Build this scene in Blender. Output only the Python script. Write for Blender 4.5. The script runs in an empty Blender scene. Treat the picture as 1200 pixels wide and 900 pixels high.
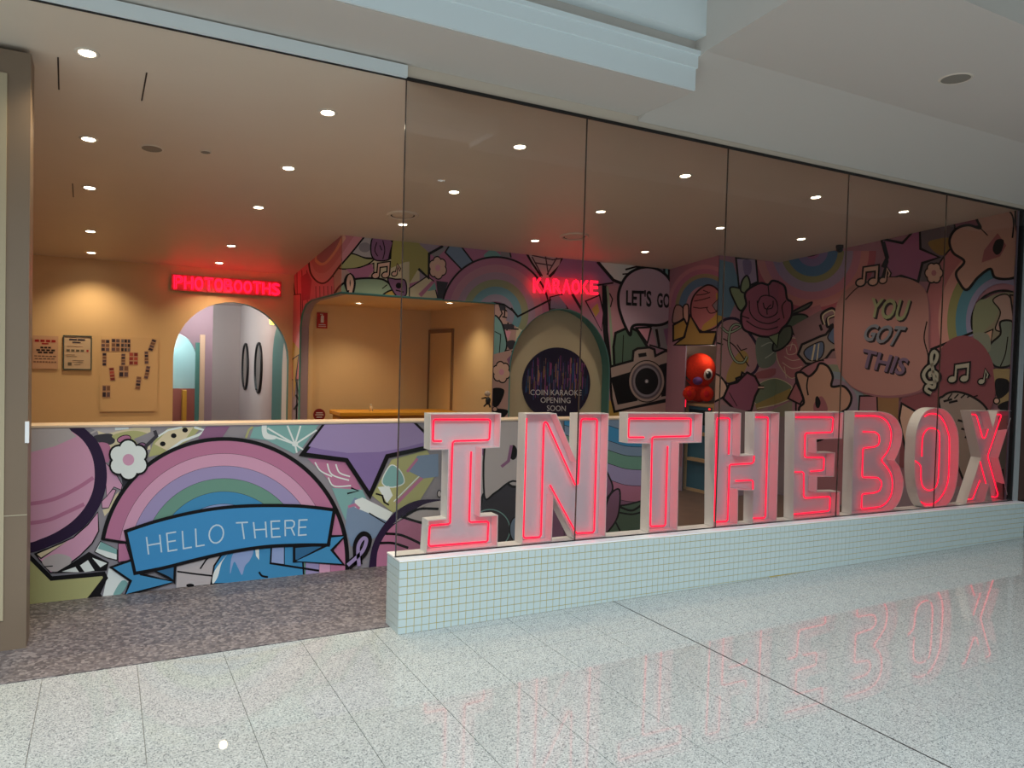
import bpy, bmesh, math, random
from mathutils import Vector, Matrix
from mathutils.geometry import tessellate_polygon
random.seed(7)
sc = bpy.context.scene
COL = sc.collection
# ------------------------------------------------------------ camera
F = 883.0; CX, CY = 600.0, 450.0; EYE = 1.55
def _ray(u, v): return Vector((u-CX, CY-v, -F))
_dx = _ray(2240, 469).normalized()
_dd = _ray(125, 412).normalized(); _dd = (_dd-_dx*_dd.dot(_dx)).normalized()
_up = _dx.cross(_dd)
R = Matrix((_dx, _dd, _up))
O = Vector((-1.462, -3.984, EYE))
cam_d = bpy.data.cameras.new('camera'); cam = bpy.data.objects.new('camera', cam_d); COL.objects.link(cam)
cam_d.sensor_width = 36; cam_d.lens = F/1200*36; cam_d.clip_start = .05
cam.matrix_world = Matrix.Translation(O) @ R.to_4x4()
sc.camera = cam
# ------------------------------------------------------------ world and light
w = bpy.data.worlds.new('world'); sc.world = w; w.use_nodes = True
bg = w.node_tree.nodes['Background']; bg.inputs[0].default_value = (.90, .96, 1.0, 1); bg.inputs[1].default_value = .68
sc.view_settings.view_transform = 'Standard'; sc.view_settings.look = 'None'
sc.view_settings.exposure = 0.0; sc.view_settings.gamma = 1; sc.view_settings.use_curve_mapping = False
def area(name, loc, size, energy, col, aim):
    l = bpy.data.lights.new(name, 'AREA'); l.shape = 'RECTANGLE'; l.size, l.size_y = size; l.energy = energy; l.color = col
    o = bpy.data.objects.new(name, l); COL.objects.link(o); o.location = loc
    o.rotation_euler = (Vector(aim)-Vector(loc)).to_track_quat('-Z', 'Y').to_euler(); return o
area('atrium_skylight', (-2.4, -7.2, 7.8), (5, 4), 1080, (.90, .97, 1.0), (-.6, -1.0, .4))
LAMP_W = 44.0          # watts of each interior downlight
NEON = 2.3
# ------------------------------------------------------------ projection helpers
def W(u, v): return R @ _ray(u, v)
def onY(u, v, y): d = W(u, v); return O+d*((y-O.y)/d.y)
def onX(u, v, x): d = W(u, v); return O+d*((x-O.x)/d.x)
def onZ(u, v, z): d = W(u, v); return O+d*((z-O.z)/d.z)
SL = -.0925
def ceil_z(y): return 3.13+SL*(y-.08)
def onC(u, v):
    d = W(u, v); N = Vector((0, -SL, 1)); P0 = Vector((0, .08, 3.13)); return O+d*((P0-O).dot(N)/d.dot(N))
# ------------------------------------------------------------ materials
def lin(h):
    h = h.lstrip('#'); r = []
    for i in (0, 2, 4):
        c = int(h[i:i+2], 16)/255; r.append(c/12.92 if c <= .04045 else ((c+.055)/1.055)**2.4)
    return (*r, 1)
MC = {}
def mat(name, hexc='#808080', rough=.6, spec=.5, metal=0, emis=None, es=0, var=0, vscale=3.0):
    if name in MC: return MC[name]
    m = bpy.data.materials.new(name); m.use_nodes = True; nt = m.node_tree; b = nt.nodes['Principled BSDF']
    b.inputs['Base Color'].default_value = lin(hexc); b.inputs['Roughness'].default_value = rough
    b.inputs['Specular IOR Level'].default_value = spec; b.inputs['Metallic'].default_value = metal
    if emis: b.inputs['Emission Color'].default_value = lin(emis) if isinstance(emis, str) else (*emis, 1); b.inputs['Emission Strength'].default_value = es
    if var:
        tc = nt.nodes.new('ShaderNodeTexCoord'); n = nt.nodes.new('ShaderNodeTexNoise'); n.inputs['Scale'].default_value = vscale; n.inputs['Detail'].default_value = 6
        r = nt.nodes.new('ShaderNodeValToRGB'); c = lin(hexc)
        r.color_ramp.elements[0].position = .3; r.color_ramp.elements[1].position = .7
        r.color_ramp.elements[0].color = (*[x*(1-var) for x in c[:3]], 1); r.color_ramp.elements[1].color = (*[min(1, x*(1+var)) for x in c[:3]], 1)
        nt.links.new(tc.outputs['Object'], n.inputs['Vector']); nt.links.new(n.outputs['Fac'], r.inputs['Fac']); nt.links.new(r.outputs['Color'], b.inputs['Base Color'])
    MC[name] = m; return m
def speckle(name, base, dark, light, scale, rough, p=(.12, .25, .8, .95), spec=.5, bump=0, cloud=.08):
    m = bpy.data.materials.new(name); m.use_nodes = True; nt = m.node_tree; b = nt.nodes['Principled BSDF']; N = nt.nodes.new; L = nt.links.new
    tc = N('ShaderNodeTexCoord'); v = N('ShaderNodeTexVoronoi'); v.inputs['Scale'].default_value = scale
    sp = N('ShaderNodeSeparateColor'); r = N('ShaderNodeValToRGB'); r.color_ramp.interpolation = 'LINEAR'
    e = r.color_ramp.elements; e[0].position = p[0]; e[0].color = lin(dark); e[1].position = p[3]; e[1].color = lin(light)
    a = e.new(p[1]); a.color = lin(base); a = e.new(p[2]); a.color = lin(base)
    n = N('ShaderNodeTexNoise'); n.inputs['Scale'].default_value = 1.7; n.inputs['Detail'].default_value = 5
    mr = N('ShaderNodeMapRange'); mr.inputs['To Min'].default_value = 1-cloud; mr.inputs['To Max'].default_value = 1+cloud
    mx = N('ShaderNodeMix'); mx.data_type = 'RGBA'; mx.blend_type = 'MULTIPLY'; mx.inputs['Factor'].default_value = 1
    L(tc.outputs['Object'], v.inputs['Vector']); L(tc.outputs['Object'], n.inputs['Vector']); L(v.outputs['Color'], sp.inputs[0]); L(sp.outputs[0], r.inputs['Fac'])
    L(n.outputs['Fac'], mr.inputs['Value']); L(r.outputs['Color'], mx.inputs['A']); L(mr.outputs['Result'], mx.inputs['B']); L(mx.outputs['Result'], b.inputs['Base Color'])
    b.inputs['Roughness'].default_value = rough; b.inputs['Specular IOR Level'].default_value = spec
    MC[name] = m; return m
M_tile = speckle('polished_terrazzo', '#b4b9b7', '#7d8284', '#d0d5d3', 230, .018, p=(.10, .28, .72, .95))
M_joint = mat('tile_joint', '#8c8d88', .6)
M_grey = speckle('grey_terrazzo', '#6f6a6d', '#565256', '#8f898a', 60, .45, p=(.15, .5, .62, .97), cloud=.2)
M_wood = mat('brown_floor', '#6b5446', .4, var=.15, vscale=6)
M_ceil = mat('shop_ceiling', '#d8ccbc', .45, .3, var=.01)
M_soff = mat('mall_ceiling', '#ccc6bf', .8, .2)
M_soffw = mat('mall_cornice', '#e6f0f3', .7, .2)
M_cream = mat('cream_wall', '#e8cda2', .6, .3, var=.02, vscale=1.5)
M_creamtrim = mat('cream_trim', '#d8c5ae', .5)
M_white = mat('white_acrylic', '#f4f5f6', .28, .5)
M_face = mat('letter_face', '#dfe8f0', .4, .4)
M_neon = mat('neon_tube', '#a00018', .4, emis=(1, .004, .036), es=NEON)
M_teal = mat('teal_edge', '#4f8f8c', .5)
M_kerbtile = mat('white_mosaic', '#bfd0d1', .18, .5)
M_grout = mat('gold_grout', '#bda63a', .6)
M_black = mat('black', '#08080c', .4)
M_dark = mat('dark_seal', '#1c1a1a', .5)
M_pillar = mat('taupe_frame', '#7d6c5a', .45, var=.05, vscale=2)
M_pilpan = mat('beige_panel', '#b3a78c', .22, var=.04, vscale=1)
M_grayw = mat('grey_metal', '#9aa0a2', .4)
M_lil = mat('lilac_wall', '#a493a6', .6)
M_wht = mat('pale_wall', '#cbbdb8', .6)
M_lamp = mat('lamp_lens', '#ffffff', .3, emis=(1, .86, .62), es=14)
M_coollamp = mat('cool_lamp_lens', '#ffffff', .3, emis=(.75, .92, 1), es=9)
M_ring = mat('lamp_ring', '#d9cfc0', .4)
def glass(name, tint, ior):
    m = bpy.data.materials.new(name); m.use_nodes = True; nt = m.node_tree; N = nt.nodes.new; L = nt.links.new
    nt.nodes.remove(nt.nodes['Principled BSDF']); out = nt.nodes['Material Output']
    t = N('ShaderNodeBsdfTransparent'); t.inputs[0].default_value = tint; g = N('ShaderNodeBsdfGlossy'); g.inputs['Roughness'].default_value = 0.0
    g.inputs['Color'].default_value = (.9, .95, .97, 1)
    f = N('ShaderNodeFresnel'); f.inputs[0].default_value = ior; mx = N('ShaderNodeMixShader')
    L(f.outputs[0], mx.inputs[0]); L(t.outputs[0], mx.inputs[1]); L(g.outputs[0], mx.inputs[2]); L(mx.outputs[0], out.inputs[0]); return m
M_glass = glass('clear_glass', (.79, .80, .79, 1), 1.38)
# ------------------------------------------------------------ object helpers
def props(o, label=None, cat=None, group=None, kind=None, category=None):
    cat = cat or category
    if label: o['label'] = label
    if cat: o['category'] = cat
    if group: o['group'] = group
    if kind: o['kind'] = kind
    return o
def origin(p):
    v = Vector((0, 0, 0))
    while p: v += p.location; p = p.parent
    return v
def me(name, verts, faces, mats, parent=None, fm=None, smooth=False, **k):
    off = origin(parent); m = bpy.data.meshes.new(name)
    m.from_pydata([Vector(v)-off for v in verts], [], faces)
    for x in (mats if isinstance(mats, (list, tuple)) else [mats]): m.materials.append(x)
    if fm: m.polygons.foreach_set('material_index', fm)
    if smooth: m.polygons.foreach_set('use_smooth', [True]*len(m.polygons))
    m.update(); o = bpy.data.objects.new(name, m); COL.objects.link(o)
    if parent: o.parent = parent
    return props(o, **k)
def empty(name, loc, **k):
    o = bpy.data.objects.new(name, None); COL.objects.link(o); o.location = loc; o.empty_display_size = .1; return props(o, **k)
def boxd(x0, x1, y0, y1, z0, z1):
    v = [(x0, y0, z0), (x1, y0, z0), (x1, y1, z0), (x0, y1, z0), (x0, y0, z1), (x1, y0, z1), (x1, y1, z1), (x0, y1, z1)]
    return v, [(0, 3, 2, 1), (4, 5, 6, 7), (0, 1, 5, 4), (1, 2, 6, 5), (2, 3, 7, 6), (3, 0, 4, 7)]
def box(name, x0, x1, y0, y1, z0, z1, m, parent=None, bevel=0, **k):
    v, f = boxd(x0, x1, y0, y1, z0, z1); o = me(name, v, f, m, parent, **k)
    if bevel: b = o.modifiers.new('bevel', 'BEVEL'); b.width = bevel; b.segments = 2
    return o
def boxes(name, lst, m, parent=None, **k):
    V, Fc = [], []
    for b in lst:
        v, f = boxd(*b); n = len(V); V += v; Fc += [tuple(i+n for i in q) for q in f]
    return me(name, V, Fc, m, parent, **k)
def tube(name, paths, r, m, parent=None, n=8, **k):
    V, Fc = [], []
    for P, closed in paths:
        P = [Vector(p) for p in P]; rings = []; N = len(P)
        for i, p in enumerate(P):
            a = P[(i-1) % N] if (closed or i > 0) else p; b = P[(i+1) % N] if (closed or i < N-1) else p
            t = (b-a).normalized(); h = Vector((0, 1, 0)) if abs(t.y) < .9 else Vector((0, 0, 1))
            s = t.cross(h).normalized(); q = s.cross(t)
            base = len(V); V += [p+(s*math.cos(2*math.pi*j/n)+q*math.sin(2*math.pi*j/n))*r for j in range(n)]; rings.append(base)
        for i in range(N if closed else N-1):
            A, B = rings[i], rings[(i+1) % N]
            Fc += [(A+j, A+(j+1) % n, B+(j+1) % n, B+j) for j in range(n)]
        if not closed: Fc += [tuple(rings[0]+j for j in range(n)), tuple(rings[-1]+j for j in reversed(range(n)))]
    return me(name, V, Fc, m, parent, smooth=True, **k)
def smooth_pts(P, closed=True, n=6):
    out = []; N = len(P)
    for i in range(N if closed else N-1):
        g = lambda j: P[j % N] if closed else P[max(0, min(N-1, j))]
        a, b, c, d = g(i-1), g(i), g(i+1), g(i+2)
        for s in range(n):
            t = s/n; out.append(tuple(.5*((2*b[k])+(-a[k]+c[k])*t+(2*a[k]-5*b[k]+4*c[k]-d[k])*t*t+(-a[k]+3*b[k]-3*c[k]+d[k])*t**3) for k in range(len(b))))
    if not closed: out.append(tuple(P[-1]))
    return out
def ellipse(cx, cy, rx, ry, n=36, a0=0, a1=360, rot=0):
    full = a1-a0 >= 360; r = math.radians(rot); o = []
    for i in range(n if full else n+1):
        a = math.radians(a0+(a1-a0)*i/n); x, y = rx*math.cos(a), ry*math.sin(a)
        o.append((cx+x*math.cos(r)-y*math.sin(r), cy+x*math.sin(r)+y*math.cos(r)))
    return o
def lathe(name, prof, m, parent=None, loc=(0, 0, 0), n=28, **k):   # prof: list of (radius, z)
    V, Fc = [], []; L = len(prof)
    for i in range(n):
        a = 2*math.pi*i/n; V += [(loc[0]+r*math.cos(a), loc[1]+r*math.sin(a), loc[2]+z) for r, z in prof]
    for i in range(n):
        A, B = i*L, ((i+1) % n)*L; Fc += [(A+j, B+j, B+j+1, A+j+1) for j in range(L-1)]
    return me(name, V, Fc, m, parent, smooth=True, **k)
def ball(name, c, r, m, parent=None, n=20, fn=None, **k):
    V, Fc = [], []
    for i in range(n+1):
        t = math.pi*i/n
        for j in range(2*n):
            a = math.pi*j/n; p = Vector((math.sin(t)*math.cos(a), math.sin(t)*math.sin(a), math.cos(t)))
            if fn: p = fn(p)
            V.append((c[0]+p.x*r[0], c[1]+p.y*r[1], c[2]+p.z*r[2]))
    for i in range(n):
        for j in range(2*n): Fc.append((i*2*n+j, (i+1)*2*n+j, (i+1)*2*n+(j+1) % (2*n), i*2*n+(j+1) % (2*n)))
    return me(name, V, Fc, m, parent, smooth=True, **k)
def extrude_poly(name, pts2, y0, y1, m, parent=None, holes=(), **k):     # (x,z) polygon with holes between y0 and y1
    loops = [list(pts2)]+[list(h) for h in holes]
    flat = [p for l in loops for p in l]; tris = tessellate_polygon([[Vector((p[0], p[1], 0)) for p in l] for l in loops])
    n = len(flat); V = [(p[0], y0, p[1]) for p in flat]+[(p[0], y1, p[1]) for p in flat]
    Fc = [tuple(t) for t in tris]+[tuple(i+n for i in reversed(t)) for t in tris]; s = 0
    fm = [0]*len(Fc)
    for li, l in enumerate(loops):
        for i in range(len(l)):
            a, b = s+i, s+(i+1) % len(l); Fc.append((a, b, b+n, a+n)); fm.append(1 if li and isinstance(m, list) else 0)
        s += len(l)
    return me(name, V, Fc, m, parent, fm=fm, **k)
# ------------------------------------------------------------ text
def text_mesh(s, offset=0.0, outline=False):
    cu = bpy.data.curves.new('t', 'FONT'); cu.body = s; cu.size = 1; cu.offset = offset; cu.resolution_u = 3
    o = bpy.data.objects.new('t', cu); COL.objects.link(o)
    bpy.context.view_layer.update(); m = bpy.data.meshes.new_from_object(o.evaluated_get(bpy.context.evaluated_depsgraph_get()))
    V = [(v.co.x, v.co.y) for v in m.vertices]; P = [tuple(p.vertices) for p in m.polygons]
    COL.objects.unlink(o); bpy.data.objects.remove(o); bpy.data.meshes.remove(m)
    xs = [v[0] for v in V]; ys = [v[1] for v in V]; a, b, c, d = min(xs), max(xs), min(ys), max(ys)
    return [((x-a)/(b-a), (y-c)/(d-c)) for x, y in V], P
def boundary(V, P):
    E = {}
    for p in P:
        for i in range(len(p)):
            a, b = p[i], p[(i+1) % len(p)]; E[(a, b)] = 1
    nx = {a: b for (a, b) in E if (b, a) not in E}; loops = []
    while nx:
        s = next(iter(nx)); l = [s]; c = nx.pop(s)
        while c != s and c in nx: l.append(c); c = nx.pop(c)
        loops.append([V[i] for i in l])
    return loops
# ------------------------------------------------------------ murals: flat paint shapes on a wall
PAL = dict(k='#0b0a10', pk='#b0688f', lp='#c58cae', li='#8f84b6', gr='#5f8f80', bl='#2f83bb', lb='#7f95c8', te='#6fa3a3', cr='#c9bd9b', wh='#ccd6dd',
           plum='#2b1a3c', ol='#a3a46a', gy='#85818a', lg='#a9a3a6', mv='#85567f', pu='#7a64a0', lpu='#8f7cb0', db='#24608f', ye='#b8953f', rose='#a8476c', drose='#7c3350',
           pink='#d48fa6', bub='#cfa3b8', dk='#3c3a44', sk='#b58f88', sg='#86a184', fl='#d4ab98', dgr='#4c6a58', red='#e0343a', orange='#e0703a', yg='#9aa05a', hot='#c9567c', pinkd='#b4707c', bubr='#bb8280', slate='#6d86a6', purp='#6a5080')
def pm(c):
    h = PAL.get(c, c).lstrip('#'); v = [int(h[i:i+2], 16) for i in (0, 2, 4)]; g = sum(v)/3
    if g > 70: v = [min(235, (x*.82+g*.18)*1.10) for x in v]
    return mat('paint_'+c, '#%02x%02x%02x' % tuple(int(x) for x in v), .55, .25)
def clip_half(P, f):
    out = []; n = len(P)
    for i in range(n):
        a, b = P[i], P[(i+1) % n]; fa, fb = f(a), f(b)
        if fa >= 0: out.append(a)
        if (fa >= 0) != (fb >= 0): t = fa/(fa-fb); out.append((a[0]+(b[0]-a[0])*t, a[1]+(b[1]-a[1])*t))
    return out
class Wall:
    def __init__(s, parent, axis, c, lo, hi, z0, z1, holes=()):
        s.parent, s.axis, s.c, s.lo, s.hi, s.z0, s.z1 = parent, axis, c, lo, hi, z0, z1; s.lay = 1; s.holes = holes; s.V = None
    def to2(s, u, v):
        if s.axis == 'L': d = W(u, v); p = O+d*((RA-O).dot(RN)/d.dot(RN)); return ((p-RA).dot(RD), p.z)
        p = onY(u, v, s.c) if s.axis == 'Y' else onX(u, v, s.c); return (p.x, p.z) if s.axis == 'Y' else (p.y, p.z)
    def to3(s, q, d):
        if s.axis == 'L': p = RA+RD*q[0]+RN*d; return (p.x, p.y, q[1])
        return (q[0], s.c-d, q[1]) if s.axis == 'Y' else (s.c-d, q[0], q[1])
    def begin(s, name, ox=0, oy=0, sc_=1.0, **k): s.name = name; s.V = []; s.F = []; s.M = []; s.mats = []; s.T = (ox, oy, sc_); s.k = k
    def X(s, p): return (s.T[0]+p[0]/s.T[2], s.T[1]+p[1]/s.T[2])
    def addq(s, P, c):       # polygon in wall coordinates
        for f in (lambda q: q[0]-s.lo, lambda q: s.hi-q[0], lambda q: q[1]-s.z0, lambda q: s.z1-q[1]):
            P = clip_half(P, f)
            if len(P) < 3: return
        pieces = [P]
        for H in s.holes:
            xs = [h[0] for h in H]; zs = [h[1] for h in H]
            if max(p[0] for p in P) < min(xs) or min(p[0] for p in P) > max(xs) or max(p[1] for p in P) < min(zs) or min(p[1] for p in P) > max(zs): continue
            new = []
            for Q in pieces:
                tris = [Q] if len(Q) == 3 else [[Q[i] for i in t] for t in tessellate_polygon([[Vector((q[0], q[1], 0)) for q in Q]])]
                for t in tris:
                    rest = t
                    for i in range(len(H)):
                        a, b = H[i], H[(i+1) % len(H)]; ins = lambda q: (b[0]-a[0])*(q[1]-a[1])-(b[1]-a[1])*(q[0]-a[0])
                        o = clip_half(rest, lambda q: -ins(q)-1e-9)
                        if len(o) > 2: new.append(o)
                        rest = clip_half(rest, ins)
                        if len(rest) < 3: break
            pieces = new
        if c not in s.mats: s.mats.append(c)
        for Q in pieces:
            n = len(s.V); s.V += [s.to3(q, s.lay*.0001) for q in Q]; s.F.append(tuple(range(n, n+len(Q)))); s.M.append(s.mats.index(c))
    def raw(s, P, c): s.addq([s.to2(*s.X(p)) for p in P], c)
    def fill(s, P, c, sm=False, ol=0, oc='k'):
        if sm: P = smooth_pts(P)
        s.raw(P, c); s.lay += 1
        if ol: s.line(P, oc, ol, True)
    def line(s, P, c='k', wd=1.5, closed=False, sm=False):   # width in photo pixels
        if sm: P = smooth_pts(P, closed)
        P = [Vector(p) for p in P]; P = [p for i, p in enumerate(P) if i == 0 or (p-P[i-1]).length > 1e-4]
        r = wd/2*s.T[2]; n = len(P); L = []
        if n < 2: return
        for i, p in enumerate(P):
            a = P[i-1] if (closed or i) else None; b = P[(i+1) % n] if (closed or i < n-1) else None
            d0 = (p-a).normalized() if a is not None else (b-p).normalized(); d1 = (b-p).normalized() if b is not None else d0
            n0, n1 = Vector((-d0.y, d0.x)), Vector((-d1.y, d1.x)); m = n0+n1
            m = n1 if m.length < .05 else m/max(.5, m.length_squared/2)
            L.append((p+m*r, p-m*r))
        for i in range(n if closed else n-1):
            j = (i+1) % n; s.raw([L[i][0], L[j][0], L[j][1], L[i][1]], c)
        s.lay += 1
    def el(s, cx, cy, rx, ry, c, ol=0, rot=0, oc='k'): s.fill(ellipse(cx, cy, rx, ry, rot=rot), c, ol=ol, oc=oc)
    def text(s, t, BL, BR, TR, TL, c, offset=0):
        V, P = text_mesh(t, offset)
        def mp(x, y): return tuple(BL[k]*(1-x)*(1-y)+BR[k]*x*(1-y)+TR[k]*x*y+TL[k]*(1-x)*y for k in (0, 1))
        for p in P: s.raw([mp(*V[i]) for i in p], c)
        s.lay += 1
    def flower(s, cx, cy, r, n=6, c='wh', cc='lp', ol=1.8, sx=1, a=0):
        pr = r*.42
        for rr, col in ((pr+ol*s.T[2], 'k'), (pr, c)):
            for i in range(n):
                t = a+2*math.pi*i/n; s.raw(ellipse(cx+math.cos(t)*r*.58*sx, cy+math.sin(t)*r*.58, rr*sx, rr, 16), col); s.lay += 1
            s.lay += 1
        s.fill(ellipse(cx, cy, r*.66*sx, r*.66, 16), c); s.el(cx, cy, r*.3*sx, r*.3, cc)
    def notes(s, cx, cy, k, c='bub', single=False):      # pair of notes, height k (crop px)
        for ex, col in ((1.0, 'k'), (0, c)):
            g = ex*max(k*.09, 1.3*s.T[2])
            if single:
                s.raw(ellipse(cx, cy+k*.35, k*.2+g, k*.15+g, 16, rot=-15), col); s.lay += 1
                s.line([(cx+k*.16, cy+k*.32), (cx+k*.26, cy-k*.42), (cx+k*.42, cy-k*.1), (cx+k*.34, cy+k*.12)], col, (k*.09+2*g)/s.T[2])
            else:
                for dx in (-k*.38, k*.28): s.raw(ellipse(cx+dx, cy+k*.36-(k*.04 if dx > 0 else 0), k*.22+g, k*.16+g, 16, rot=-15), col)
                s.lay += 1
                s.line([(cx-k*.22, cy+k*.34), (cx-k*.16, cy-k*.38), (cx+k*.5, cy-k*.48), (cx+k*.45, cy+k*.3)], col, (k*.1+2*g)/s.T[2])
                s.line([(cx-k*.16, cy-k*.32), (cx+k*.48, cy-k*.4)], col, (k*.2+2*g)/s.T[2])
    def clef(s, cx, cy, k, c='wh'):
        P = [(0, .5), (-.12, .42), (-.08, .32), (.05, .36), (.08, .2), (0, -.3), (.06, -.48), (.14, -.4), (.08, -.22), (-.1, -.08), (-.18, .08), (-.08, .24), (.1, .22), (.16, .1), (.08, 0), (-.03, .03), (-.02, .12)]
        P = [(cx+x*k, cy+y*k) for x, y in P]
        s.line(P, 'k', k*.17/s.T[2], sm=True); s.line(P, c, k*.075/s.T[2], sm=True)
    def bands(s, cx, cy, radii, cols, a0, a1, ky=1.0, rot=0):   # concentric wedges
        for r, c in zip(radii, cols): s.fill([(cx, cy)]+ellipse(cx, cy, r, r*ky, 48, a0, a1), c)
    def end(s):
        if s.V: me('mural_'+s.name, s.V, s.F, [pm(c) for c in s.mats], s.parent, fm=s.M, **s.k)
# ============================================================ STRUCTURE
S = dict(kind='structure')
# mall floor of 0.4 m tiles laid on a bed, shop floors
floor = box('floor', -5, 9, -10, .15, -.06, -.006, M_joint, **S)
tv, tf = boxd(0, .397, 0, .397, -.006, 0); tm = None
for i in range(-10, 16):
    for j in range(-10, 1):
        x, y = 1.4885+.4*i, -.48+.4*j+.0015
        if y > -.1: continue
        vis = y > -3.3
        if not vis: continue
        if tm is None:
            t = me('floor_tile', tv, tf, M_tile, floor); b = t.modifiers.new('bevel', 'BEVEL'); b.width = .0008; b.segments = 1; tm = t.data
        else:
            t = bpy.data.objects.new('floor_tile', tm); COL.objects.link(t); t.parent = floor
        t.location = (x, y, 0)
boxes('floor_tile_far', [(-4.9, 8.9, -9.9, -4.49, -.006, 0), (-4.9, -2.5145, -4.49, .14, -.006, 0), (7.8885, 8.9, -4.49, .14, -.006, 0), (-2.5115, 7.8855, -4.49, -3.29, -.006, 0)], M_tile, floor, kind='stuff')
boxes('floor_tile_border', [(1.4885+.4*i, 1.4885+.4*i+.397, -.0785, .14, -.006, 0) for i in range(-10, 16)], M_tile, floor)
box('expansion_joint', 1.481, 1.4885, -4.5, .0, -.004, .0006, M_black, floor, label='dark expansion joint running across the tiles')
box('floor_entrance', -3.4, 2.0, .15, 1.5, -.06, .001, M_grey, **S)
box('floor_shop', -3.4, 6.2, 1.5, 11, -.06, 0, M_wood, **S)
box('floor_window_side', 2.0, 6.2, .22, 1.5, -.06, 0, M_wood, **S)
# shop ceiling, sloped
def slab(name, x0, x1, y0, y1, m, t=.08, f=ceil_z, **k):
    v = [(x0, y0, f(y0)), (x1, y0, f(y0)), (x1, y1, f(y1)), (x0, y1, f(y1)), (x0, y0, f(y0)+t), (x1, y0, f(y0)+t), (x1, y1, f(y1)+t), (x0, y1, f(y1)+t)]
    return me(name, v, boxd(0, 1, 0, 1, 0, 1)[1], m, **k)
ceiling = slab('ceiling', -3.4, 6.3, .085, 5.95, M_ceil, **S)
for (u0, v0, u1, v1) in ((68, 67, 69, 105), (172, 85, 166, 118), (85, 215, 86, 231)):
    a, b = onC(u0, v0), onC(u1, v1); me('ceiling_slot', [(x, y, ceil_z(y)+dz) for dz in (-.0015, .004) for x, y in ((a.x-.004, a.y), (a.x+.004, a.y), (b.x+.004, b.y), (b.x-.004, b.y))], boxd(0, 1, 0, 1, 0, 1)[1], M_dark, ceiling)
# walls
ZT = 3.0
wall_left = box('wall_left', -3.5, -3.4, .6, 6, 0, ZT+.2, M_cream, **S)
arch = lambda cx, hw, zs, ztop, n=20: [(cx-hw, -.01)]+[(cx-hw*math.cos(math.pi*i/n), zs+(ztop-zs)*math.sin(math.pi*i/n)) for i in range(n+1)]+[(cx+hw, -.01)]
PB = arch(-.085, .675, 1.50, 2.20)
wall_back = extrude_poly('wall_back', [(-3.4, -.02), (.66, -.02), (.66, 2.8), (-3.4, 2.8)], 5.87, 5.99, [M_cream, M_teal], holes=[PB[::-1]], **S)
# corridor beyond the photobooth arch
cor = empty('wall_corridor', (0, 6, 0), **S)
box('pale_wall', .62, .7, 6.0, 10.2, 0, 2.6, M_wht, cor); box('end_wall', -.9, .7, 10.1, 10.2, 0, 2.6, M_wht, cor)
box('corridor_ceiling', -2, .8, 6, 10.2, 2.42, 2.5, M_wht, cor); box('corridor_side', -2.0, -1.9, 6, 10.2, 0, 2.6, M_lil, cor)
boothA = arch(-.55, .29, 1.36, 1.84, 16)
bw = extrude_poly('lilac_wall', [(-1.9, -.02), (-.06, -.02), (-.06, 2.5), (-1.9, 2.5)], 8.15, 8.25, [M_lil, M_teal], cor, holes=[boothA[::-1]], label='lilac end wall with an arched booth doorway')
box('door_post', -.24, -.17, 8.10, 8.16, 0, 1.84, M_creamtrim, cor, label='cream post beside the booth doorway')
box('teal_post', -.30, -.245, 8.08, 8.15, .25, 1.72, M_teal, cor)
box('booth_back', -.95, -.2, 9.0, 9.05, .95, 1.95, mat('aqua_panel', '#b5e0de', .3), cor, label='pale aqua booth back')
box('booth_print', -.95, -.2, 8.9, 8.95, .3, 1.0, mat('booth_red', '#a86458', .6), cor, label='red printed booth panel')
box('booth_post', -.42, -.36, 8.7, 8.9, 0, .98, mat('booth_yellow', '#d09a30', .5), cor, label='yellow booth post')
boxes('booth_seat_back', [(-.93, -.82, 8.84, 8.9, 1.0, 1.12), (-.68, -.55, 8.84, 8.9, 1.0, 1.12)], mat('tan', '#a88a70', .6), cor)
# teal arched doorway on the corridor's right wall
def arch_yz(name, x, y0, y1, zs, zt, m, parent, th=.02, **k):
    P = arch((y0+y1)/2, abs(y1-y0)/2, zs, zt); n = len(P)
    V = [(x, p[0], max(0, p[1])) for p in P]+[(x-th, p[0], max(0, p[1])) for p in P]
    return me(name, V, [tuple(range(n)), tuple(range(2*n-1, n-1, -1))]+[(i, (i+1) % n, (i+1) % n+n, i+n) for i in range(n)], m, parent, **k)
arch_yz('teal_arch', .618, 5.95, 6.98, 1.5, 2.02, M_teal, cor, label='teal arched door surround in the corridor')
arch_yz('teal_arch_inner', .596, 5.96, 6.25, 1.3, 1.75, mat('pale_inner', '#e6e6e2', .6), cor, .01)
for yc, lab in ((8.13, 'nearer tall oval mirror with black frame on the pale corridor wall'), (9.38, 'farther tall oval mirror with black frame on the pale corridor wall')):
    e = empty('oval_mirror', (.62, yc, 1.36), label=lab, category='mirror', group='oval mirrors in the corridor')
    P = ellipse(0, 0, .27, .38, 40)
    tube('frame', [([(.605, yc+a, 1.36+b) for a, b in P], True)], .022, M_black, e)
    me('mirror_glass', [(.60, yc+a, 1.36+b) for a, b in P], [tuple(range(40))], mat('mirror', '#c0c4bf', .05, metal=1), e)
box('exit_lamp', .50, .61, 6.55, 6.75, 1.98, 2.10, mat('amber', '#ffd070', .4, emis='#ffca50', es=3), cor, bevel=.02, label='glowing amber lamp high in the corridor')
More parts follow.
